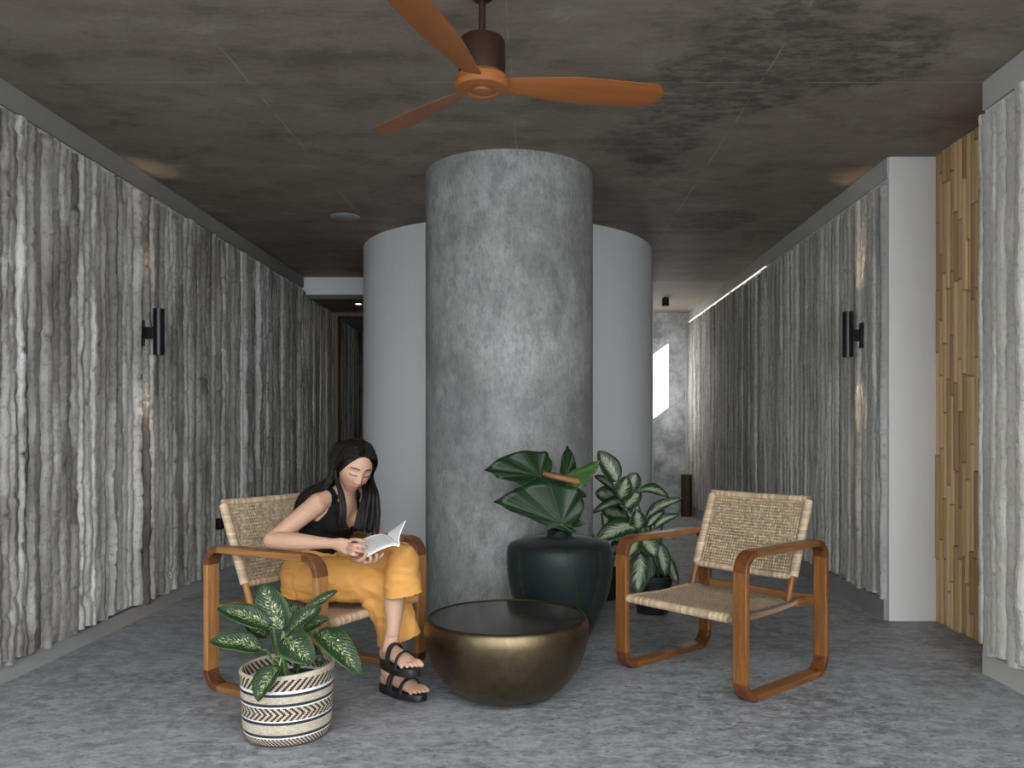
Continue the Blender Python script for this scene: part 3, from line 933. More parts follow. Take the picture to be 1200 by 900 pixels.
def heart(name, att, tip, nrm, wl, wr, lobe, mat, parent, cup=.12, droop=.1, lobe_gap=.30, wave=.009, ridge=.0035):
    """broad arum leaf drawn round its stalk point: wl and wr are the two half widths"""
    att = Vector(att); tip = Vector(tip); d = tip - att; Lf = d.length; e = d.normalized()
    n = Vector(nrm); n = (n - e * n.dot(e)).normalized(); s = e.cross(n)
    NA, NR = 72, 9; vs = []; uv = []; ph = random.uniform(0, 6)
    def edge(a):                                   # a in -pi..pi, 0 towards the tip; unit radius profile
        t = abs(a) / math.pi
        pts = [(0, 1.0), (.05, .93), (.14, .90), (.30, .93), (.45, .98), (.60, 1.02), (.74, .98), (.86, .80), (.94, .52), (1.0, lobe_gap * .3)]
        for (x0, y0), (x1, y1) in zip(pts, pts[1:]):
            if t <= x1:
                f = (t - x0) / (x1 - x0); f = f * f * (3 - 2 * f); return y0 + (y1 - y0) * f
        return .1
    vs.append(att); uv.append((.5, 0))
    for r in range(1, NR + 1):
        for i in range(NA + 1):
            a = -math.pi + 2 * math.pi * i / NA
            R = edge(a) * r / NR
            x = math.cos(a) * R; y = math.sin(a) * R
            x *= Lf if x > 0 else lobe
            y *= wl if y > 0 else wr
            rr = r / NR
            h = cup * (abs(y) ** 1.3) - droop * Lf * max(0, x / Lf) ** 2 + wave * math.sin(a * 9 + ph) * rr ** 2
            h += ridge * (abs(math.sin(a * 6.5)) - .5) * rr * (1 - rr) * 2
            vs.append(att + e * x + s * y + n * h); uv.append((i / NA, rr))
    W_ = NA + 1; fs = [(0, 1 + i, 2 + i) for i in range(NA)]
    for r in range(NR - 1):
        for i in range(NA):
            a = 1 + r * W_ + i; fs.append((a, a + W_, a + W_ + 1, a + 1))
    o = mesh_obj(name, vs, fs, mat, parent, smooth=True, uvs=uv)
    sd = o.modifiers.new('thickness', 'SOLIDIFY'); sd.thickness = .001
    return o

REBASE = []
def stalk(pts, r0, r1, mat, parent, name='stem'):
    P = spline(pts, 14); rad = [r0 + (r1 - r0) * k / 13 for k in range(14)]
    return G().tube(P, rad, 8).build(name, mat, parent, smooth=True)

# --- woven basket planter
def m_basket():
    q = NT('banded_basket_weave'); uv = q.coord('UV'); u, _, _2 = q.sep(uv); z = q.sep(q.coord('Object'))[2]
    zn = q.math('DIVIDE', z, .262)
    rows = 52.0; cols = 96.0
    row = q.math('FLOOR', q.math('MULTIPLY', zn, rows)); cu = q.math('MULTIPLY', u, cols)
    stag = q.math('MULTIPLY', q.math('FRACT', q.math('MULTIPLY', row, .5)), 1.0)
    cell = q.math('FRACT', q.math('ADD', cu, stag)); frz = q.math('FRACT', q.math('MULTIPLY', zn, rows))
    wn_ = q.n('ShaderNodeTexWhiteNoise', noise_dimensions='2D'); cb = q.n('ShaderNodeCombineXYZ')
    q.l(q.math('FLOOR', q.math('ADD', cu, stag)), cb.inputs[0]); q.l(row, cb.inputs[1]); q.l(cb.outputs[0], wn_.inputs['Vector'])
    cream = q.mix(wn_.outputs['Value'], (.47, .42, .315), (.64, .59, .47))
    brown = (.030, .009, .007); black = (.018, .018, .026); white = (.74, .74, .76)
    rn = q.math('DIVIDE', row, rows)
    def band(a, b): return q.math('MULTIPLY', q.math('GREATER_THAN', rn, a), q.math('LESS_THAN', rn, b))
    # diagonal floats: direction flips inside the middle band
    diag = q.math('FRACT', q.math('ADD', q.math('MULTIPLY', u, 44.0), q.math('MULTIPLY', row, -.20)))
    dg = q.math('LESS_THAN', diag, .52)
    pp = q.math('FRACT', q.math('ADD', q.math('MULTIPLY', u, 46.0), q.math('MULTIPLY', q.math('ABSOLUTE', q.math('SUBTRACT', rn, .465)), 13.0)))
    chev = q.math('LESS_THAN', pp, .5)
    fine = q.math('LESS_THAN', q.math('FRACT', q.math('ADD', q.math('MULTIPLY', u, 70.0), q.math('MULTIPLY', row, .35))), .5)
    e = q.math('MULTIPLY', q.math('SUBTRACT', .5, q.math('ABSOLUTE', q.math('SUBTRACT', cell, .5))), q.math('SUBTRACT', .5, q.math('ABSOLUTE', q.math('SUBTRACT', frz, .5))))
    edge = q.ramp(e, [(.0, 1), (.09, 0)])
    cream = q.mix(q.math('MULTIPLY', edge, .5), cream, (.20, .15, .10))
    col = q.mix(q.math('MULTIPLY', band(.770, .925), dg), cream, brown)
    col = q.mix(q.math('MULTIPLY', band(.37, .56), chev), col, brown)
    col = q.mix(q.math('MULTIPLY', band(-.01, .125), fine), col, brown)
    for (a, b, c) in ((.715, .750, black), (.752, .770, white), (.555, .573, white), (.575, .610, black), (.325, .360, black), (.362, .380, white), (.125, .145, white), (.147, .178, black)):
        col = q.mix(band(a - .004, b), col, c)
    e = q.math('MULTIPLY', q.math('SUBTRACT', .5, q.math('ABSOLUTE', q.math('SUBTRACT', cell, .5))), q.math('SUBTRACT', .5, q.math('ABSOLUTE', q.math('SUBTRACT', frz, .5))))
    edge = q.ramp(e, [(.0, 1), (.09, 0)])
    q.set(col, .7); q.bump(e, .9, .006); return q.m
M_BASKET = m_basket()
BX, BY = -.925, 3.0
t = thing('potted_dumb_cane', 'plant with cream-speckled green leaves in a round banded woven basket beside the seated woman', 'plant', (BX, BY, 0))
PL = t
prof = [(.0, .003), (.135, .003), (.148, .010), (.155, .03), (.160, .07), (.163, .12), (.165, .18), (.168, .235), (.171, .250), (.169, .261), (.161, .262), (.157, .25), (.156, .20), (.155, .19)]
g = G().lathe(prof, 96)
for i, (x, y, z) in enumerate(g.v):          # the rim sags a little towards the front left
    g.v[i] = (x, y, z + (.010 * (x * .8 + y * .3) / .165) * (z / .26) ** 2)
g.build('basket', M_BASKET, t, smooth=True, uv=True, sharp=60)
G().lathe([(.156, .195), (.10, .205), (.0, .208)], 40).build('soil', M_SOIL, t, smooth=True)

def z1(zx, zy, D): return at(240 + zx / 6.0, 675 + zy / 6.0, D)
SC = 3.0 / 950 / 6.0
crown = Vector((BX + .01, BY, .20))
LEAVES = [  # base, tip, width, depth at base and tip, normal, arch, fold
    ((548, 392), (402, 52), 200, 2.99, 3.03, (.15, -1, .35), .06, .30),
    ((462, 362), (86, 226), 160, 2.97, 2.95, (.1, -.8, .9), .08, .35),
    ((412, 520), (30, 462), 150, 2.93, 2.88, (.1, -.8, .9), .12, .30),
    ((524, 632), (372, 884), 185, 2.86, 2.775, (-.5, -1, .35), .10, .35),
    ((592, 400), (824, 212), 125, 2.98, 2.96, (-.4, -.9, .6), .07, .45),
    ((735, 205), (934, 104), 80, 3.06, 3.05, (-.3, -.9, .7), -.10, .6),
    ((560, 430), (768, 612), 205, 2.93, 2.86, (.15, -1, .55), .10, .25),
    ((788, 392), (1098, 700), 180, 2.95, 2.84, (.45, -.9, .6), .16, .30),
    ((585, 330), (650, 186), 125, 3.10, 3.12, (0, -1, .3), .03, .3),
    ((700, 385), (872, 300), 110, 3.05, 3.04, (0, -.8, .8), .10, .4),
    ((700, 300), (822, 215), 105, 3.08, 3.08, (0, -1, .4), .08, .4),
    ((450, 430), (285, 345), 110, 3.09, 3.10, (0, -.8, .9), .05, .4),
    ((690, 500), (838, 612), 110, 3.02, 3.00, (0, -.9, .6), .10, .4),
    ((545, 200), (712, 200), 90, 3.12, 3.12, (0, -1, .3), .10, .4),
]
for i, (b, tp, w, d0, d1, nr, ar, fo) in enumerate(LEAVES):
    if i == 13: continue
    bw, tw = z1(*b, d0), z1(*tp, d1)
    lf = lance('leaf', bw, tw, w * SC * 1.06, M_LEAF_S, PL, nr, ar, fo)
    st = crown + Vector((random.uniform(-.03, .03), random.uniform(-.03, .02), 0))
    mid = st.lerp(bw, .55) + Vector((0, 0, .02)) + (Vector((-.01, -.005, 0)) if i != 3 else Vector((0, -.03, .09)))
    if i == 3:
        stalk([st, Vector((-.955, 2.93, .285)), bw + Vector((0, .02, .03)), bw], .0045, .003, M_STEM_L, PL)
    else:
        stalk([st, mid, bw + (bw - tw).normalized() * .012, bw + (tw - bw) * .02], .0062 if i in (0, 1, 6, 7) else .0045, .0028, M_STEM_L if i in (0, 4, 6) else M_STEM, PL)

# --- dark glass vase with arum leaves
q = NT('dark_green_glass')
q.t.nodes.remove(q.b)
fr = q.n('ShaderNodeFresnel'); fr.inputs['IOR'].default_value = 1.33
tr = q.n('ShaderNodeBsdfTransparent'); gl = q.n('ShaderNodeBsdfGlossy'); gl.inputs['Roughness'].default_value = .42
nzz = q.noise(q.mapping(q.coord(), (1, 1, 2.5)), 5, 5, .65)
q.l(q.mix(nzz, (.20, .27, .26), (.42, .50, .48)), tr.inputs['Color'])
df = q.n('ShaderNodeBsdfDiffuse'); df.inputs['Color'].default_value = (.020, .030, .028, 1)
m1 = q.n('ShaderNodeMixShader'); m1.inputs[0].default_value = .62; q.l(tr.outputs[0], m1.inputs[1]); q.l(df.outputs[0], m1.inputs[2])
m2 = q.n('ShaderNodeMixShader'); q.l(fr.outputs[0], m2.inputs[0]); q.l(m1.outputs[0], m2.inputs[1]); q.l(gl.outputs[0], m2.inputs[2])
q.l(m2.outputs[0], q.out.inputs[0])
bp = q.n('ShaderNodeBump'); bp.inputs['Strength'].default_value = .15; bp.inputs['Distance'].default_value = .01
q.l(nzz, bp.inputs['Height']); q.l(bp.outputs[0], gl.inputs['Normal'])
M_GLASS = q.m
VX, VY = .118, 4.36
prof = [(.0, .004), (.12, .004), (.150, .010), (.172, .04), (.205, .10), (.240, .18), (.265, .26), (.280, .34), (.2865, .42), (.286, .47), (.278, .505), (.262, .524), (.20, .538), (.12, .546), (.080, .551), (.067, .558), (.065, .585), (.064, .590), (.058, .590), (.058, .56)]
tag(G().lathe(prof, 96).build('glass_vase', M_GLASS, smooth=True, loc=(VX, VY, 0), sharp=0),
    'big dark green glass bottle vase in front of the concrete column', 'vase')
def z4(zx, zy, D): return at(560 + zx / 7.5, 515 + zy / 7.5, D)
US = 4.35 / 950 / 7.5
neck = Vector((VX + .03, VY, .585)); foot = Vector((VX + .13, VY - .02, .06))
def arum(label, att, tip, d0, d1, nr, wl, wr, lobe, mat, via=(), cup=.5, droop=.06, **kw):
    a = z4(*att, d0); b = z4(*tip, d1)
    AR = thing('arum_stem', label, 'leaf stem', foot, 0, 'cut leaf stems in the glass vase')
    heart('leaf', a - foot, b - foot, nr, wl * US, wr * US, lobe * US, mat, AR, cup, droop, **kw)
    j = Vector((random.uniform(-.015, .015), random.uniform(-.02, .02), 0))
    stalk([p - foot for p in (foot + j, neck.lerp(foot, .5) + j, neck + j, *via, a + Vector((0, .012, -.03)), a)], .0065, .004, M_STEM_L, AR)
arum('glossy heart-shaped leaf reaching furthest left above the glass vase', (545, 322), (62, 256), 4.28, 4.18, (.05, -1, .55), 215, 130, 150, M_LEAF_G, via=[z4(640, 520, 4.34)])          # upper left
arum('largest broad glossy leaf hanging low in front over the vase neck', (735, 742), (138, 546), 4.20, 4.12, (-.1, -1, .35), 330, 52, 200, M_LEAF_G, cup=.28, droop=.02)                     # large front
arum('paler leaf showing its underside and pointing right above the vase', (790, 318), (1078, 172), 4.30, 4.20, (-.5, -.9, .1), 165, 22, 40, M_LEAF_U, via=[z4(770, 560, 4.33)])            # right, underside
arum('dark upright pointed leaf at the top of the vase bunch', (778, 316), (784, 48), 4.40, 4.46, (-.1, -1, .2), 95, 60, 50, M_LEAF_G, via=[z4(775, 520, 4.38)])
arum('dark leaf hidden behind the dry brown strip in the vase bunch', (655, 385), (962, 492), 4.42, 4.40, (.1, -.9, .6), 120, 95, 160, M_LEAF_G)
ARS = thing('arum_stem', 'small oval leaf low at the right of the vase neck', 'leaf stem', foot, 0, 'cut leaf stems in the glass vase')
lance('leaf', z4(815, 738, 4.3) - foot, z4(950, 742, 4.27) - foot, 72 * US, M_LEAF_G, ARS, (0, -1, .3), .05, .2)
stalk([Vector((0, 0, 0)), neck + Vector((.01, 0, 0)) - foot, z4(815, 738, 4.3) - foot], .004, .003, M_STEM_L, ARS)
M_DRY = plain('dry_leaf', (.25, .13, .045), .55, var=.35, scale=14)
bz = [z4(568, 300, 4.27), z4(660, 325, 4.24), z4(760, 345, 4.23), z4(830, 362, 4.24), z4(946, 385, 4.26)]
vs = []; 
for k, p in enumerate(spline(bz, 14)):
    hw = (26 + 10 * k / 13) * US
    vs += [Vector(p) + Vector((0, .01, hw)), Vector(p) + Vector((0, -.006, 0)), Vector(p) + Vector((0, .008, -hw))]
fs = [(k * 3 + e, k * 3 + e + 1, k * 3 + e + 4, k * 3 + e + 3) for k in range(13) for e in (0, 1)]
o = mesh_obj('dry_leaf', vs, fs, M_DRY, None, smooth=True); sd = o.modifiers.new('thickness', 'SOLIDIFY'); sd.thickness = .0015
tag(o, 'flat dry brown strip of leaf caught among the green vase leaves', 'dry leaf')

# --- two cream-leaved plants in black nursery pots
M_POT = plain('black_plastic_pot', (.010, .010, .011), .5)
def nursery_pot(label, x, y, r, h):
    t = thing('potted_dumb_cane', label, 'plant', (x, y, 0), 0, 'cream-leaved plants in black pots')
    G().lathe([(0, .003), (r * .74, .003), (r * .77, .008), (r * .97, h - .03), (r * 1.03, h - .028), (r * 1.04, h), (r * .98, h), (r * .94, h - .03), (r * .93, h - .05)], 48).build('pot_wall', M_POT, t, smooth=True)
    G().lathe([(r * .93, h - .045), (0, h - .035)], 32).build('soil', M_SOIL, t, smooth=True)
    return t
DP = [nursery_pot('cream-centred leafy plant in a black pot behind the left arm of the empty armchair', .71, 5.0, .125, .235),
nursery_pot('cream-centred plant close to the concrete column, its black pot hidden behind the glass vase',   .45, 5.42, .11, .20)]
def z2(zx, zy, D): return at(690 + zx / 9.0, 520 + zy / 9.0, D)
U2 = 5.0 / 950 / 9.0
CRM = [  # base, tip, width, depth base/tip, normal, arch, fold
    ((300, 400), (100, 74), 215, 5.0, 5.02, (.3, -1, .3), .05, .3, 0),
    ((440, 500), (500, 300), 175, 5.06, 5.08, (-.2, -1, .3), .05, .3, 0),
    ((340, 585), (405, 338), 200, 4.95, 4.90, (-.1, -1, .2), .08, .35, 0),
    ((392, 672), (548, 505), 165, 4.98, 5.0, (-.3, -1, .3), .06, .3, 0),
    ((520, 508), (850, 566), 150, 5.0, 4.95, (0, -.8, 1), .20, .25, 0),
    ((605, 800), (1000, 575), 130, 4.97, 4.92, (.1, -.8, 1), .14, .4, 0),
    ((530, 895), (505, 690), 185, 4.92, 4.88, (-.1, -1, .3), .06, .5, 0),
    ((515, 890), (395, 705), 80, 4.96, 4.96, (0, -1, .5), .08, .5, 0),
    ((612, 880), (800, 705), 100, 4.95, 4.95, (0, -.9, .7), .12, .5, 0),
    ((690, 900), (955, 745), 95, 4.93, 4.9, (0, -.9, .7), .20, .5, 0),
    ((505, 885), (62, 1040), 240, 4.92, 4.80, (-.1, -.9, .8), .16, .25, 0),
    ((515, 1020), (415, 1205), 150, 4.86, 4.80, (-.3, -1, .3), .10, .3, 0),
    ((575, 1010), (705, 1200), 200, 4.86, 4.80, (.1, -1, .5), .10, .3, 0),
    ((712, 1035), (806, 1408), 165, 4.88, 4.82, (.2, -1, .3), .10, .3, 0),
    ((545, 1150), (515, 1590), 235, 4.86, 4.80, (-.1, -1, .3), .06, .3, 0),
    ((640, 1150), (640, 1480), 130, 4.95, 4.93, (.3, -1, .1), .05, .4, 0),
    ((862, 1215), (945, 1490), 100, 4.95, 4.90, (-.5, -1, .1), .08, .6, 0),
    ((740, 990), (918, 1008), 32, 4.95, 4.93, (0, -.9, .7), .05, .5, 0),
    ((255, 480), (56, 338), 110, 5.35, 5.38, (.2, -.9, .7), .14, .3, 1),
    ((285, 560), (66, 520), 190, 5.42, 5.40, (.1, -1, .3), .06, .3, 1),
    ((430, 700), (28, 738), 140, 5.28, 5.15, (-.1, -.8, 1), .26, .3, 1),
    ((405, 770), (125, 690), 165, 5.34, 5.30, (-.2, -1, .1), -.05, .3, 1),
    ((330, 1060), (200, 1190), 120, 5.30, 5.2, (-.2, -1, .3), .12, .3, 1),
]
POTC = [Vector((.71, 5.0, .195)), Vector((.45, 5.42, .16))]
for (b, tp, w, d0, d1, nr, ar, fo, which) in CRM:
    bw, tw = z2(*b, d0), z2(*tp, d1)
    lance('leaf', bw, tw, w * U2 * 1.08 * d0 / 5, M_LEAF_C, DP[which], nr, ar, fo, wave=.008)
    c = POTC[which]; st = c + Vector((random.uniform(-.04, .04), random.uniform(-.04, .03), 0))
    mid = st.lerp(bw, .5) + Vector((0, .02, .05))
    if bw.z < .42: mid = (st + bw) / 2 + Vector((0, .03, .10))
    stalk([st, mid, bw + (bw - tw).normalized() * .02, bw + (tw - bw) * .02], .007, .003, M_STEM, DP[which])
for k in range(2):
    c = POTC[k]
    for j in range(3 if k == 0 else 2):
        s0 = c + Vector(((j - 1) * .03, .01 * j, -.01)); top = s0 + Vector(((j - 1) * .05 - .02, 0, .34 + .08 * j))
        stalk([s0, s0.lerp(top, .5) + Vector((.01, 0, 0)), top], .011, .008, M_STEM, DP[k], 'cane')

for root in [PL] + DP:                    # leaves and stems were measured in the room: move them into their plant's frame
    for ch in root.children:
        if ch.name.split('.')[0] in ('leaf', 'stem', 'cane'):
            ch.location = -root.location
# ================================================================== the seated woman
from mathutils import noise as mnoise

def remeshed(g, name, voxel, smooth_iter=2):
    """union of the collected closed pieces as one continuous surface"""
    me = bpy.data.meshes.new(name + '_raw'); me.from_pydata(g.v, [], g.f); me.update()
    bm = bmesh.new(); bm.from_mesh(me); bmesh.ops.recalc_face_normals(bm, faces=bm.faces); bm.to_mesh(me); bm.free()
    ob = bpy.data.objects.new(name + '_raw', me); COL.objects.link(ob)
    r = ob.modifiers.new('r', 'REMESH'); r.mode = 'VOXEL'; r.voxel_size = voxel; r.use_smooth_shade = True
    if smooth_iter:
        s = ob.modifiers.new('s', 'SMOOTH'); s.factor = .5; s.iterations = smooth_iter
    dg = bpy.context.evaluated_depsgraph_get(); dg.update()
    out = bpy.data.meshes.new_from_object(ob.evaluated_get(dg), depsgraph=dg)
    bpy.data.objects.remove(ob); bpy.data.meshes.remove(me)
    out.name = name
    out.polygons.foreach_set('use_smooth', [True] * len(out.polygons))
    return out

def co_of(me):
    a = np.empty(len(me.vertices) * 3); me.vertices.foreach_get('co', a); return a.reshape(-1, 3)
def no_of(me):
    a = np.empty(len(me.vertices) * 3); me.vertices.foreach_get('normal', a); return a.reshape(-1, 3)

V = Vector
FW = V((.877, -.48, 0)); LT = V((.50, .866, 0)).normalized()      # where she faces, and her left
ORG = V((-1.013, 3.685, 0))
person = thing('person', 'woman in a black tank top and mustard trousers reading a book in the left armchair', 'person', (ORG.x, ORG.y, 0))

P_HIP_R, P_HIP_L = V((-1.03, 3.60, .455)), V((-.935, 3.735, .465))
P_KNEE_R, P_KNEE_L = V((-.635, 3.50, .462)), V((-.578, 3.445, .577))
P_ANK_R, P_ANK_L = V((-.640, 3.462, .098)), V((-.585, 3.245, .280))
P_SH_R, P_SH_L = V((-.955, 3.495, .800)), V((-.805, 3.740, .805))
P_EL_R, P_EL_L = V((-1.100, 3.350, .668)), V((-.700, 3.590, .610))
P_WR_R, P_WR_L = V((-.826, 3.285, .664)), V((-.757, 3.36, .600))

g = G()
T_PATH = [(-1.018, 3.688, .375), (-1.015, 3.686, .45), (-1.002, 3.68, .53), (-.985, 3.671, .60), (-.952, 3.655, .675), (-.918, 3.637, .745), (-.890, 3.620, .795), (-.873, 3.608, .838)]
T_LAT = [.13, .155, .138, .118, .128, .138, .120, .062]
T_DEP = [.10, .118, .100, .088, .094, .100, .078, .052]
tp = spline(T_PATH, 22); ti = np.linspace(0, len(T_PATH) - 1, 22)
g.tube(tp, list(np.interp(ti, range(8), T_LAT)), 24, up=LT, rad2=list(np.interp(ti, range(8), T_DEP)))
for s in (-1, 1):
    g.ball(V((-.918, 3.637, .722)) + LT * (.062 * s) + FW * .070, (.052, .052, .050), 16)
# neck and shoulder slope
NB, NH = V((-.872, 3.608, .825)), V((-.812, 3.560, .925))
g.tube(spline([NB, V((-.848, 3.588, .872)), NH], 8), [.060, .052, .049, .047, .047, .048, .050, .052], 18)
for sh, s in ((P_SH_R, -1), (P_SH_L, 1)):
    g.tube(spline([V((-.866, 3.600, .852)), V((-.880, 3.612, .828)) + LT * .075 * s, sh + V((0, 0, .008))], 8), [.038, .037, .036, .036, .037, .039, .041, .042], 14)
    g.ball(sh, (.046, .046, .046), 14)
# collar bones
for s in (-1, 1):
    g.tube([V((-.842, 3.588, .822)) + LT * .012 * s, V((-.850, 3.594, .834)) + LT * .07 * s, (P_SH_R if s < 0 else P_SH_L) + V((.01, -.01, .034))], [.008, .0075, .007], 8)
def limb(a, b, radii, n=16):
    m = len(radii); g.tube([V(a).lerp(V(b), k / (m - 1)) for k in range(m)], radii, n)
for sh, el, wr in ((P_SH_R, P_EL_R, P_WR_R), (P_SH_L, P_EL_L, P_WR_L)):
    limb(sh, el, [.044, .043, .041, .039, .036, .034, .033])
    g.ball(el, .0335, 14)
    limb(el, wr, [.033, .037, .037, .034, .029, .024, .021])
for hp, kn, an in ((P_HIP_R, P_KNEE_R, P_ANK_R), (P_HIP_L, P_KNEE_L, P_ANK_L)):
    limb(hp, kn, [.082, .080, .074, .066, .058, .053]); g.ball(kn, .053, 16)
    d = (an - kn).normalized(); back = (d.cross(V((.5, .86, 0)).normalized())).normalized()
    if back.y < 0: back = -back
    m = 9; pts = []; rr = [.052, .050, .050, .049, .045, .039, .033, .029, .030]
    for k in range(m):
        t_ = k / (m - 1); pts.append(kn.lerp(an, t_) + back * (.014 * math.sin(math.pi * min(1, t_ * 1.3)) if t_ < .77 else 0))
    g.tube(pts, rr, 16)

# feet: heel, arch, ball and five toes
def foot_pts(heel, toe, ank, up=V((0, 0, 1))):
    e = (toe - heel).normalized(); n = (up - e * up.dot(e)).normalized(); s = e.cross(n)   # s: towards her right
    L_ = (toe - heel).length
    return e, n, s, L_
def foot(heel, toe, ank, big_side):
    e, n, s, L_ = foot_pts(heel, toe, ank)
    path = [heel + e * .018 + n * .026, heel + e * .045 + n * .034, heel + e * .09 + n * .034, heel + e * (.60 * L_) + n * .027, heel + e * (.76 * L_) + n * .019, heel + e * (.84 * L_) + n * .014]
    g.tube(spline(path, 12), list(np.interp(np.linspace(0, 5, 12), range(6), [.024, .032, .033, .026, .018, .012])), 16, up=n,
           rad2=list(np.interp(np.linspace(0, 5, 12), range(6), [.024, .030, .032, .039, .043, .040])))
    g.ball(heel + e * .030 + n * .030, (.029, .029, .030), 14)
    g.tube([ank + n * .02, ank, heel + e * .06 + n * .045, heel + e * .11 + n * .038], [.030, .032, .036, .026], 14)
    tips = []
    for k in range(5):                     # 0 = big toe
        off = (-.032 + k * .0165) * big_side; ln = [L_ * .985, L_ * .975, L_ * .95, L_ * .915, L_ * .87][k]
        r = [.0125, .0090, .0085, .0080, .0078][k]
        a = heel + e * (.76 * L_) + s * off * .95 + n * .014; b = heel + e * ln + s * off * 1.08 + n * .009
        g.tube(spline([a, a.lerp(b, .55) + n * .006, b], 6), [r * .9, r, r * .95, r, r * 1.04, r * .75], 10)
        g.ball(b, r * .9, 10)
    return e, n, s, L_
HR, TR = V((-.672, 3.487, .034)), V((-.478, 3.362, .026))
HL, TL = V((-.628, 3.285, .196)), V((-.472, 3.105, .208))
foot(HR, TR, P_ANK_R, 1)
foot(HL, TL, P_ANK_L, 1)

# hands
def finger(pts, r):
    P = spline(pts, 9); g.tube(P, [r * f for f in (1.05, 1.0, 1.0, 1.03, .98, .95, .97, .92, .70)], 10); g.ball(P[-1], r * .72, 10)
def px(x, y, d): return at(x, y, d)
# right hand: seen from its back, fingers reaching over the page towards the right
k0 = [px(408.5, 634.2, 3.285), px(407.5, 638.6, 3.262), px(407.0, 643.4, 3.250), px(406.5, 647.8, 3.245)]
wr = P_WR_R
g.tube([wr, wr.lerp((k0[1] + k0[2]) / 2, .5) , (k0[1] + k0[2]) / 2 + V((.002, .004, 0))], [.022, .031, .031], 16, up=(0, 0, 1), rad2=[.018, .015, .0125])
for k in k0: g.ball(k, .0098, 10)
for k in k0: g.tube([wr.lerp(k, .35), k], [.012, .0095], 10)
finger([k0[0], px(415.5, 632.4, 3.255), px(422, 633.3, 3.245), px(428.5, 634.2, 3.262)], .0083)
finger([k0[1], px(414.5, 638.4, 3.222), px(422, 639.6, 3.220), px(429, 641.6, 3.240)], .0086)
finger([k0[2], px(413.5, 644.2, 3.212), px(419.5, 645.4, 3.210), px(425, 646.6, 3.225)], .0082)
finger([k0[3], px(411.5, 649.2, 3.215), px(415.5, 650.2, 3.212), px(419.5, 650.0, 3.225)], .0070)
finger([wr.lerp(k0[0], .35), px(406, 636, 3.315), px(414, 640, 3.335), px(421, 641.5, 3.33)], .0092)       # thumb on the far side
# left hand: palm up beneath the book, fingertips hooked over its lower edge
wl = P_WR_L
pc = px(425.5, 655.5, 3.285)
g.tube([wl, wl.lerp(pc, .5), pc], [.020, .019, .015], 16, up=(0, 0, 1), rad2=[.023, .034, .036])
finger([pc + V((-.005, -.020, .0)), px(430, 659.5, 3.225), px(434.5, 657.0, 3.205), px(434, 651.5, 3.200)], .0082)
finger([pc + V((.006, -.008, .0)), px(435.5, 658.2, 3.235), px(441, 655.5, 3.215), px(441.5, 649.5, 3.203)], .0084)
finger([pc + V((.012, .008, .0)), px(438, 655.5, 3.275), px(445, 653.0, 3.250), px(449, 649.0, 3.245)], .0082)
finger([pc + V((.010, .024, .002)), px(437, 652.0, 3.33), px(443, 650.0, 3.32), px(448, 647.5, 3.31)], .0074)
finger([wl.lerp(pc, .35) + V((0, -.022, 0)), px(420, 657.5, 3.245), px(426, 654.5, 3.222), px(429.5, 649.0, 3.212)], .0092)

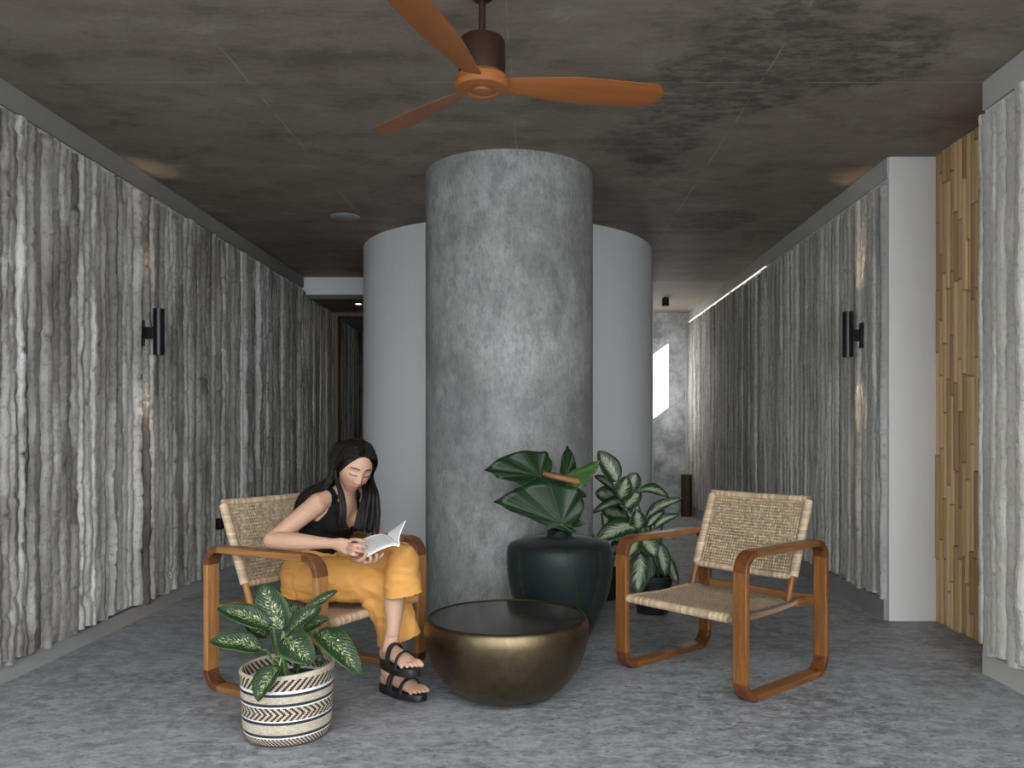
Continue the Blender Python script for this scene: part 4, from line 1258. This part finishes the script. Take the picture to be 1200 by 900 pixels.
# head, modelled in its own frame: x to her left, y forward, z up
HF = V((.48, -.76, -.40)).normalized(); HU = V((.33, -.25, .90)); HU = (HU - HF * HU.dot(HF)).normalized(); HX = HF.cross(HU) * -1
HC0 = V((-.797, 3.53, .968))
HM = Matrix((HX, HF, HU)).transposed()
HS = V((.97, 1.0, 1.07)); HSN = np.array(HS)
def hsc(p): return V((p[0] * HS.x, p[1] * HS.y, p[2] * HS.z))
def gs(x, y, z, cx_, cz_, sx_, sz_): return np.exp(-((x - cx_) / sx_) ** 2 - ((z - cz_) / sz_) ** 2)
def head_geo():
    N1, N2 = 150, 110; vs = []
    for j in range(N2 + 1):
        th = math.pi * j / N2
        for i in range(N1):
            ph = 2 * math.pi * i / N1
            vs.append((math.sin(th) * math.cos(ph), math.sin(th) * math.sin(ph), math.cos(th)))
    u = np.array(vs); x, y, z = u[:, 0].copy(), u[:, 1].copy(), u[:, 2].copy()
    X = x * .0730; Y = y * .090; Z = z * .107
    low = np.clip(-Z / .107, 0, 1)
    X *= 1 - .42 * low ** 1.7                                 # cheeks run in to the chin
    back = Y < 0
    Y = np.where(back, Y * (1 - .55 * low ** 1.2), Y * (1 - .10 * low ** 2))
    Z = np.where(back & (Z < 0), Z * .80, Z)
    Y = np.where(Y > 0, .090 * (np.clip(Y / .090, 0, 1) ** .82), Y)   # flatter face
    f = np.clip((Y - .02) / .05, 0, 1); f = f * f * (3 - 2 * f)
    ax = np.abs(X)
    d = np.zeros_like(X)
    d += .0040 * gs(ax, Y, Z, .026, .021, .020, .008)          # brow
    d -= .0115 * gs(ax, Y, Z, .030, .001, .015, .013)          # eye sockets
    d += .0065 * gs(ax, Y, Z, .031, -.002, .0125, .0085)       # lids
    d += .0050 * gs(ax, Y, Z, .040, -.030, .018, .018)         # cheek bones
    t = np.clip((.012 - Z) / .046, 0, 1)                       # nose bridge to tip
    ridge = np.where((Z < .016) & (Z > -.036), (.004 + .0175 * t ** 1.15), 0)
    ridge = np.where(Z <= -.036, .0215 * np.exp(-((Z + .036) / .0062) ** 2), ridge)
    d += ridge * np.exp(-(X / (.0065 + .0045 * t)) ** 2)
    d += .0085 * gs(ax, Y, Z, .0125, -.037, .0060, .0062)      # nostril wings
    d -= .0030 * gs(X, Y, Z, 0, -.047, .006, .005)
    d += .0070 * gs(X, Y, Z, 0, -.0575, .018, .0048)           # upper lip
    d += .0075 * gs(X, Y, Z, 0, -.0685, .015, .0052)           # lower lip
    d -= .0040 * gs(X, Y, Z, 0, -.0628, .020, .0022)
    d -= .0030 * gs(X, Y, Z, 0, -.079, .016, .005)
    d += .0075 * gs(X, Y, Z, 0, -.094, .018, .012)             # chin
    Y = Y + d * f
    loc = np.stack([X, Y, Z], 1)
    M3 = np.array(HM)
    W = (loc * HSN) @ M3.T + np.array(HC0)
    fs = [(j * N1 + i, (j + 1) * N1 + i, (j + 1) * N1 + (i + 1) % N1, j * N1 + (i + 1) % N1) for j in range(N2) for i in range(N1)]
    return W, fs
W, fs = head_geo(); g.add([tuple(p) for p in W], fs)
for s in (-1, 1):                                             # ears
    c = HC0 + HX * (.070 * s) + HF * (-.008) + HU * (-.012)
    g.ball(c, (.009, .018, .030), 12, M=HM)
body_me = remeshed(g, 'body', .0036, 1)

# ------------------------------------------------------------------ skin material driven by head coordinates
co = co_of(body_me); M3 = np.array(HM)
hl = ((co - np.array(HC0)) @ M3) / HSN
a = body_me.attributes.new('head_co', 'FLOAT_VECTOR', 'POINT'); a.data.foreach_set('vector', hl.astype(np.float32).ravel())
q = NT('skin'); at_ = q.n('ShaderNodeAttribute', attribute_name='head_co').outputs['Vector']; hx, hy, hz = q.sep(at_)
ahx = q.math('ABSOLUTE', hx)
def blob(cx_, cz_, sx_, sz_, sym=True):
    a_ = q.math('DIVIDE', q.math('SUBTRACT', ahx if sym else hx, cx_), sx_); b_ = q.math('DIVIDE', q.math('SUBTRACT', hz, cz_), sz_)
    r2 = q.math('ADD', q.math('MULTIPLY', a_, a_), q.math('MULTIPLY', b_, b_))
    front = q.math('GREATER_THAN', hy, .045)
    return q.math('MULTIPLY', q.math('POWER', 2.718, q.math('MULTIPLY', r2, -1.0)), front)
nz = q.noise(q.coord(), 25, 4)
col = q.mix(nz, (.45, .265, .185), (.52, .32, .23))
col = q.mix(q.math('MULTIPLY', blob(.034, -.030, .020, .018), .45), col, (.50, .20, .15))
col = q.mix(q.math('MULTIPLY', blob(0, -.062, .020, .0085, False), .85), col, (.33, .10, .085))
col = q.mix(q.math('MULTIPLY', blob(0, -.0628, .021, .0018, False), .9), col, (.16, .04, .035))
browz = q.math('SUBTRACT', hz, q.math('SUBTRACT', .0225, q.math('MULTIPLY', q.math('POWER', q.math('DIVIDE', q.math('SUBTRACT', ahx, .030), .022), 2.0), .005)))
brow = q.math('MULTIPLY', q.math('LESS_THAN', q.math('ABSOLUTE', browz), .0034), q.math('MULTIPLY', q.math('GREATER_THAN', ahx, .012), q.math('LESS_THAN', ahx, .050)))
brow = q.math('MULTIPLY', brow, q.math('GREATER_THAN', hy, .03))
col = q.mix(q.math('MULTIPLY', brow, .85), col, (.035, .022, .018))
lashz = q.math('SUBTRACT', hz, q.math('ADD', -.0105, q.math('MULTIPLY', q.math('POWER', q.math('DIVIDE', q.math('SUBTRACT', ahx, .031), .016), 2.0), .004)))
lash = q.math('MULTIPLY', q.math('LESS_THAN', q.math('ABSOLUTE', lashz), .0024), q.math('MULTIPLY', q.math('GREATER_THAN', ahx, .015), q.math('LESS_THAN', ahx, .048)))
lash = q.math('MULTIPLY', lash, q.math('GREATER_THAN', hy, .03))
col = q.mix(q.math('MULTIPLY', lash, .9), col, (.02, .012, .01))
q.set(col, .48, Specular_IOR_Level=.4); q.b.inputs['Subsurface Weight'].default_value = .08; q.b.inputs['Subsurface Radius'].default_value = (.02, .008, .004)
M_SKIN = q.m
body_me.materials.append(M_SKIN)
def add_child(me_or, name, mats=None):
    o = bpy.data.objects.new(name, me_or)
    if mats: me_or.materials.append(mats)
    link(o, person); o.location = -person.location
    return o
add_child(body_me, 'body')

# ------------------------------------------------------------------ tank top grown from the torso surface
def seg_dist(p, a, b):
    a = np.array(a); b = np.array(b); ab = b - a; t = np.clip(((p - a) @ ab) / (ab @ ab), 0, 1)
    return np.linalg.norm(p - (a + t[:, None] * ab), axis=1)
def grow(src, name, keep, offset, mat, smooth_border=True, noise_amp=0.0):
    bm = bmesh.new(); bm.from_mesh(src); bm.verts.ensure_lookup_table(); bm.faces.ensure_lookup_table()
    dele = [f for f in bm.faces if not all(keep[v.index] for v in f.verts)]
    bmesh.ops.delete(bm, geom=dele, context='FACES')
    for _ in range(4):
        mv = {}
        for v in bm.verts:
            if v.is_boundary:
                nb = [e.other_vert(v).co for e in v.link_edges if e.is_boundary]
                if len(nb) == 2: mv[v] = (nb[0] + nb[1] + v.co * 2) / 4
        for v, c in mv.items(): v.co = c
    bm.normal_update()
    for v in bm.verts:
        k = offset
        if noise_amp: k += noise_amp * mnoise.noise(V((v.co.x * 22, v.co.y * 22, v.co.z * 60)))
        v.co = v.co + v.normal * k
    me = bpy.data.meshes.new(name); bm.to_mesh(me); bm.free()
    for a_ in list(me.attributes):
        if a_.name == 'head_co': me.attributes.remove(a_)
    me.materials.clear(); me.materials.append(mat)
    me.polygons.foreach_set('use_smooth', [True] * len(me.polygons))
    return me
dt = np.min([seg_dist(co, T_PATH[k], T_PATH[k + 1]) for k in range(7)], axis=0) - .10
da = np.minimum.reduce([seg_dist(co, P_SH_R, P_EL_R) - .044, seg_dist(co, P_SH_L, P_EL_L) - .044, seg_dist(co, P_EL_R, P_WR_R) - .036,
                        seg_dist(co, P_EL_L, P_WR_L) - .036, seg_dist(co, P_HIP_R, P_KNEE_R) - .078, seg_dist(co, P_HIP_L, P_KNEE_L) - .078])
# torso frame: height up the spine, sideways and forwards
up_t = np.array(V(T_PATH[6]) - V(T_PATH[3])); up_t /= np.linalg.norm(up_t)
rel = co - np.array(T_PATH[3]); hgt = rel @ up_t; lat = rel @ np.array(LT); fro = rel @ np.array(FW) - hgt * (up_t @ np.array(FW))
al = np.abs(lat)
isfront = fro > .0
neck_h = np.where(isfront, np.where(al < .050, .152 + 1.2 * np.clip(al - .015, 0, 1), 9), np.where(al < .050, .20, 9))
arm_h = np.where(al > .090, .240 - (al - .090) * 2.4, 9)
arm_h = np.where((al > .120), .165, arm_h)
keep = (hgt < np.minimum(neck_h, arm_h)) & (hgt > -.16) & (al < .165) & (seg_dist(co, NB, NH) > .060) & (co[:, 2] > .50) & (hgt < .32) & (dt < .06) & (np.abs(fro) < .16) & (seg_dist(co, HC0, HC0 + HU * .01) > .13)
for (A, B, r_) in ((P_SH_R, P_EL_R, .047), (P_SH_L, P_EL_L, .047), (P_EL_R, P_WR_R, .045), (P_EL_L, P_WR_L, .045)):
    dd = seg_dist(co, A, B); keep &= ~((dd < r_) & (al > .104))
    if A in (P_EL_R, P_EL_L): keep &= dd > .05
keep &= ~(seg_dist(co, P_WR_L, pc) < .06)
M_TOPCLOTH = plain('black_cotton', (.006, .0055, .0065), .85, scale=60, Specular_IOR_Level=.2)
add_child(grow(body_me, 'tank_top', keep, .0045, M_TOPCLOTH, noise_amp=.003), 'tank_top')

# ------------------------------------------------------------------ loose mustard trousers
g = G()
g.tube(spline([(-1.02, 3.69, .385), (-1.012, 3.684, .47), (-1.0, 3.678, .555), (-.992, 3.674, .60)], 10), list(np.interp(np.linspace(0, 3, 10), range(4), [.155, .172, .150, .130])), 24, up=LT,
       rad2=list(np.interp(np.linspace(0, 3, 10), range(4), [.115, .130, .115, .100])))
def leg(path, ra, rb, up):
    n = 18; P = spline(path, n); t_ = np.linspace(0, len(path) - 1, n)
    g.tube(P, list(np.interp(t_, range(len(ra)), ra)), 24, up=up, rad2=list(np.interp(t_, range(len(rb)), rb)))
# right leg: thigh, knee, then a wide hanging leg
leg([P_HIP_R + V((0, 0, .0)), (-.90, 3.555, .470), (-.77, 3.52, .468), P_KNEE_R + V((-.012, .0, -.004))], [.098, .100, .094, .084], [.092, .092, .086, .080], (0, 0, 1))
g.ball(P_KNEE_R, (.082, .080, .082), 18)
leg([P_KNEE_R + V((-.01, 0, .01)), (-.632, 3.49, .38), (-.605, 3.475, .29), (-.588, 3.465, .215)], [.086, .088, .094, .102], [.074, .066, .058, .056], (.95, -.3, 0))
g.tube([(-.72, 3.50, .40), (-.655, 3.49, .32), (-.628, 3.485, .20)], [.055, .050, .030], 14)        # cloth gathered behind the knee
# left leg crossing over it
leg([P_HIP_L, (-.84, 3.655, .515), (-.70, 3.545, .555), P_KNEE_L + V((-.006, .004, -.006))], [.092, .090, .082, .074], [.095, .090, .080, .074], (0, 0, 1))
g.ball(P_KNEE_L + V((.0, -.004, -.004)), (.072, .072, .070), 18)
leg([P_KNEE_L + V((0, -.005, -.01)), (-.566, 3.40, .515), (-.557, 3.360, .455), (-.553, 3.325, .395)], [.068, .072, .078, .084], [.074, .072, .070, .070], (.95, -.3, 0))
pme = remeshed(g, 'trousers', .0058, 3)
pc_ = co_of(pme); pn_ = no_of(pme)
# open the two hems: drop faces beyond the hem planes
bm = bmesh.new(); bm.from_mesh(pme)
def in_left_cuff(c): return (c - V((-.545, 3.365, .432))).length < .13 and c.y < 3.43
kill = []
for f in bm.faces:
    c = f.calc_center_median()
    hemR = .205 + (c.x + .64) * .38                       # hangs lower on the left
    if c.z < hemR and c.x > -.75 and c.y > 3.40: kill.append(f)
    elif c.z < .438 + (c.x + .60) * .15 and c.y <= 3.408 and c.x > -.68 and c.z > .28: kill.append(f)
bmesh.ops.delete(bm, geom=kill, context='FACES')
for v in bm.verts:
    c = v.co; n_ = v.normal
    # creases: run across the lap, down the hanging leg
    k = mnoise.noise(V((c.x * 9 + c.y * 4, c.y * 14, c.z * 26))) * .006
    if c.z < .44 and c.x > -.72: k = mnoise.noise(V((c.x * 34, c.y * 30, c.z * 6))) * .009
    k += -abs(mnoise.noise(V((c.x * 11 - c.z * 13, c.y * 11, c.z * 21 + c.x * 9)))) * .009 + .003
    if c.x < -.93: k += mnoise.noise(V((c.x * 12, c.y * 12, c.z * 45))) * .006
    v.co = c + n_ * k
bm.to_mesh(pme); bm.free()
pme.polygons.foreach_set('use_smooth', [True] * len(pme.polygons))
M_TROUSER = plain('mustard_linen', (.60, .295, .075), .82, var=.10, scale=18)
tr_o = add_child(pme, 'trousers', M_TROUSER)
sd = tr_o.modifiers.new('thickness', 'SOLIDIFY'); sd.thickness = .0025; sd.offset = -1

# ------------------------------------------------------------------ sandals
M_SANDAL = plain('black_rubber', (.010, .010, .011), .5)
for (H, T_, ank, big) in ((HR, TR, P_ANK_R, 1), (HL, TL, P_ANK_L, -1)):
    e, n, s, L_ = foot_pts(H, T_, ank)
    g = G(); outl = []
    for k in range(40):
        a_ = 2 * math.pi * k / 40; xx = .5 - .5 * math.cos(a_)     # 0 heel .. 1 toe
        w_ = (.030 + .016 * math.sin(min(1, xx * 1.25) * math.pi / 2) ** 2) * abs(math.sin(a_)) ** .70
        outl.append((xx * (L_ + .022) - .008, w_ * (1 if math.sin(a_) > 0 else -1)))
    vs = []
    for zz in (-.032, -.027, -.004, .0):
        for (lx, ly) in outl:
            sc = .97 if zz in (-.032, .0) else 1.0
            vs.append(H + e * ((lx - L_ / 2) * sc + L_ / 2) + s * ly * sc + n * (zz + .002))
    m = 40; fs = [(r * m + i, r * m + (i + 1) % m, (r + 1) * m + (i + 1) % m, (r + 1) * m + i) for r in range(3) for i in range(m)]
    fs += [tuple(reversed(range(m))), tuple(range(3 * m, 4 * m))]
    g.add(vs, fs)
    sdl = g.build('sandal', M_SANDAL, person, smooth=True); sdl.location = -person.location
    for (pos, hh, ww, wid) in ((.40, .080, .042, .013), (.70, .060, .049, .010), (.16, .0, 0, 0)):
        if not ww: continue
        for band in ((-.008, .008) if pos < .5 else (0,)):
            gg = G(); pts = [H + e * (pos * L_ + band + .012 * math.cos(math.pi * k / 14) * big * -1) + s * (ww * math.cos(math.pi * k / 14)) + n * (-.004 + hh * math.sin(math.pi * k / 14) ** .8) for k in range(15)]
            gg.tube(pts, [wid if pos > .5 else .0085] * 15, 8, up=e, rad2=[.0034] * 15)
            st = gg.build('strap', M_SANDAL, sdl, smooth=True)
    gg = G(); gg.tube(spline([H + e * (.42 * L_) + s * .040 * big + n * .02, H + e * (.56 * L_) + s * .043 * big + n * .012, H + e * (.66 * L_) + s * .046 * big + n * .006], 6), [.0025] * 6, 8, rad2=[.004] * 6)
    gg.build('strap', M_SANDAL, sdl, smooth=True)

# ------------------------------------------------------------------ hair
q = NT('black_hair'); uv = q.coord('UV'); s1 = q.noise(q.mapping(uv, (60, 1.2, 1)), 3, 4, .6)
q.set(q.mix(q.ramp(s1, [(.4, 0), (.7, 1)]), (.0025, .002, .002), (.012, .008, .0065)), .42, Specular_IOR_Level=.30); q.bump(s1, .5, .003)
M_HAIR = q.m
g = G()
# cap over the skull, cut back along the hair line
N1, N2 = 72, 48; vs = []; uvs = []
def hairline(ph):           # lowest polar angle covered in direction ph (ph = pi/2 is forward)
    d = abs(math.atan2(math.sin(ph - math.pi / 2), math.cos(ph - math.pi / 2)))    # 0 front .. pi back
    return math.radians(np.interp(math.degrees(d), [0, 22, 42, 60, 80, 110, 180], [50, 54, 68, 88, 112, 128, 132]))
for j in range(N2 + 1):
    for i in range(N1 + 1):
        ph = 2 * math.pi * i / N1; th = hairline(ph) * j / N2
        x, y, z = math.sin(th) * math.cos(ph), math.sin(th) * math.sin(ph), math.cos(th)
        k = 1 + .012 * math.sin(ph * 23) * math.sin(th); part = -.002 * math.exp(-(x * .0760 / .006) ** 2)
        p = V((x * .0795 * k, y * (.096 if y > 0 else .101) * k, z * (.1155 + part)))
        if j == N2: p *= .965
        vs.append(HC0 + HM @ hsc(p)); uvs.append((i / N1 * 3, j / N2))
W_ = N1 + 1
g.add(vs, [(j * W_ + i, (j + 1) * W_ + i, (j + 1) * W_ + i + 1, j * W_ + i + 1) for j in range(N2) for i in range(N1)], 0, uvs)
def lock(pts, r, flat=.45, jit=.006, up=(0, -1, 0), taper=True):
    j = V((random.gauss(0, jit), random.gauss(0, jit), random.gauss(0, jit * .5)))
    P = spline([V(p) + j * (.25 + .75 * k / (len(pts) - 1)) for k, p in enumerate(pts)], 20); n = 8
    rad = [r * (.55 + .45 * math.sin(min(1, k / 6) * math.pi / 2)) * ((1 - ((k - 12) / 8) ** 1.6 * .9) if taper and k > 12 else 1) for k in range(20)]
    b0 = len(g.v); g.tube(P, [x * flat for x in rad], n, up=up, rad2=rad)
    for k in range(20):
        for i in range(n): g.uv[b0 + k * n + i] = (random.random() * .01 + i / n * .25 + r * 40, k / 19.0)
def hp(x, y, z): return HC0 + HM @ hsc((x, y, z))
random.seed(11)
# sweep over the scalp from the parting down each side
for s in (-1, 1):
    for k in range(26):
        t_ = k / 25; yf = .070 - .150 * t_; zt = .112 * math.sqrt(max(.05, 1 - (yf / .1) ** 2))
        st = hp(.002 * s, yf, zt)
        a1 = hp(s * .048, yf + .002, zt * .80 + .006); a2 = hp(s * .0800, min(yf, .036) - .006, .030 + .02 * t_); a3 = hp(s * .0835, min(yf, .022) - .012, -.020)
        lock([st, a1, a2, a3], .011, .40, .0015, up=HM @ V((s * .7, 0, .7)), taper=False)
# her right side (image left): part falls in front, part down the back
for k in range(16):
    t_ = random.random()
    lock([hp(-.080, .015 - .03 * t_, .03), hp(-.086, .012 - .03 * t_, -.03), px(397 + 4 * t_, 578, 3.44), px(398 + 6 * t_, 598, 3.425), px(395 + 9 * t_, 612, 3.43), px(396 + 14 * t_, 624 - 8 * random.random(), 3.44)], .0070, .5, .004)
for k in range(20):
    t_ = k / 19
    lock([hp(-.060 - .02 * t_, -.03, .075 - .07 * t_), hp(-.088, -.035, .0 - .04 * t_), px(390 - 10 * t_, 556 + 14 * t_, 3.50), px(374 - 10 * t_, 568 + 14 * t_, 3.58), px(352 + 8 * t_, 580 + 18 * t_, 3.68), px(342 + 14 * t_, 606 + 16 * t_, 3.75)], .0095, .5, .003, up=(0, -.6, .6))
for k in range(16):                                             # fill down the back of the neck
    t_ = k / 15
    lock([hp(-.05 + .1 * t_, -.085, .03), hp(-.06 + .12 * t_, -.100, -.04), V((-.895 + .03 * t_, 3.60 + .10 * t_, .90)), V((-.945 + .03 * t_, 3.64 + .09 * t_, .83)), V((-1.0 + .04 * t_, 3.70 + .08 * t_, .75))], .012, .5, .004, up=(-.6, .6, 0))
# her left side (image right): heavy mass over the chest
for k in range(40):
    t_ = random.random(); e_ = random.random()
    lock([hp(.080, .020 - .04 * e_, .03), hp(.088, .016 - .04 * e_, -.03), px(431 + 11 * t_, 578, 3.50 + .06 * e_), px(427 + 17 * t_, 598, 3.49 + .07 * e_), px(424 + 20 * t_, 612, 3.485 + .06 * e_), px(421 + 22 * t_, 622 + 10 * random.random() * t_, 3.48 + .05 * e_)], .0085, .5, .004)
for k in range(14):                                             # strands beneath the jaw
    t_ = random.random()
    lock([hp(.060, -.015, -.05), px(424 + 6 * t_, 583, 3.52), px(419 + 8 * t_, 598, 3.50), px(416 + 9 * t_, 610, 3.485), px(413 + 9 * t_, 619 + 3 * t_, 3.47)], .0055, .5, .003)
hair = g.build('hair', M_HAIR, person, smooth=True, uv=True, sharp=0); hair.location = -person.location

# ------------------------------------------------------------------ necklace
g = G(); pend = px(403.5, 611.5, 3.465)
nk = [px(398, 590, 3.52), px(400, 601, 3.485), pend, px(410, 602, 3.49), px(415, 591, 3.52)]
g.tube(spline(nk, 20), [.0009] * 20, 6)
g.ball(pend + V((0, -.004, -.006)), (.005, .003, .0075), 10); g.ball(pend + V((-.003, -.004, .004)), .003, 8)
g.build('necklace', plain('dark_beads', (.03, .02, .05), .3), person, smooth=True).location = -person.location

# ------------------------------------------------------------------ book
q = NT('printed_page'); uv = q.coord('UV'); u, v, _ = q.sep(uv)
ln = q.math('LESS_THAN', q.math('FRACT', q.math('MULTIPLY', v, 26.0)), .5)
wds = q.ramp(q.noise(q.mapping(uv, (55, 26, 1)), 1.0, 2), [(.44, 0), (.47, 1)])
inside = q.math('MULTIPLY', q.math('MULTIPLY', q.math('GREATER_THAN', u, .14), q.math('LESS_THAN', u, .86)), q.math('MULTIPLY', q.math('GREATER_THAN', v, .1), q.math('LESS_THAN', v, .9)))
txt = q.math('MULTIPLY', q.math('MULTIPLY', ln, wds), inside)
q.set(q.mix(q.math('MULTIPLY', txt, .8), (.80, .80, .79), (.10, .09, .09)), .7); M_PAGE = q.m
M_PAPER = plain('white_paper', (.80, .80, .80), .7, var=.03)
SN, SF = V((-.546, 3.200, .670)), V((-.620, 3.362, .684))       # spine, near and far end
LN, LF = V((-.682, 3.215, .622)), V((-.752, 3.380, .660))       # outer edge of the lying half
RN, RF = V((-.522, 3.200, .766)), V((-.585, 3.350, .722))       # outer edge of the raised half
book = thing('book', 'open white paperback book held in the woman\'s hands', 'book', (-.62, 3.28, .66))
def half(A0, A1, B0, B1, bulge, bdir, th, name, mats, N=12):
    vs = []; uvs = []
    for side in (0, 1):
        for i in range(N + 1):
            t_ = i / N
            for k in range(N + 1):
                w_ = k / N
                p = A0.lerp(A1, w_).lerp(B0.lerp(B1, w_), t_) + bdir * (bulge * math.sin(math.pi * t_ ** .7)) - bdir * (th * side * (1 - .3 * t_))
                vs.append(p - book.location); uvs.append((t_, 1 - w_ if side == 0 else 0))
    W_ = N + 1; off = W_ * W_; fs = []; mi = []
    for i in range(N):
        for k in range(N):
            a_ = i * W_ + k; fs += [(a_, a_ + 1, a_ + W_ + 1, a_ + W_), (off + a_, off + a_ + W_, off + a_ + W_ + 1, off + a_ + 1)]; mi += [0, 1]
    for i in range(N):
        for k in (0, N):
            a_ = i * W_ + k; fs.append((a_, a_ + W_, off + a_ + W_, off + a_)); mi.append(1)
            a_ = k * W_ + i; fs.append((a_, off + a_, off + a_ + 1, a_ + 1)); mi.append(1)
    return mesh_obj(name, vs, fs, mats, book, smooth=False, mat_idx=mi, uvs=uvs)
half(SN, SF, LN, LF, .016, V((.1, -.15, 1)).normalized(), .009, 'page_block', [M_PAGE, M_PAPER])
half(SN, SF, RN, RF, .010, V((-1, -.25, .1)).normalized(), .004, 'page_block', [M_PAPER, M_PAPER])
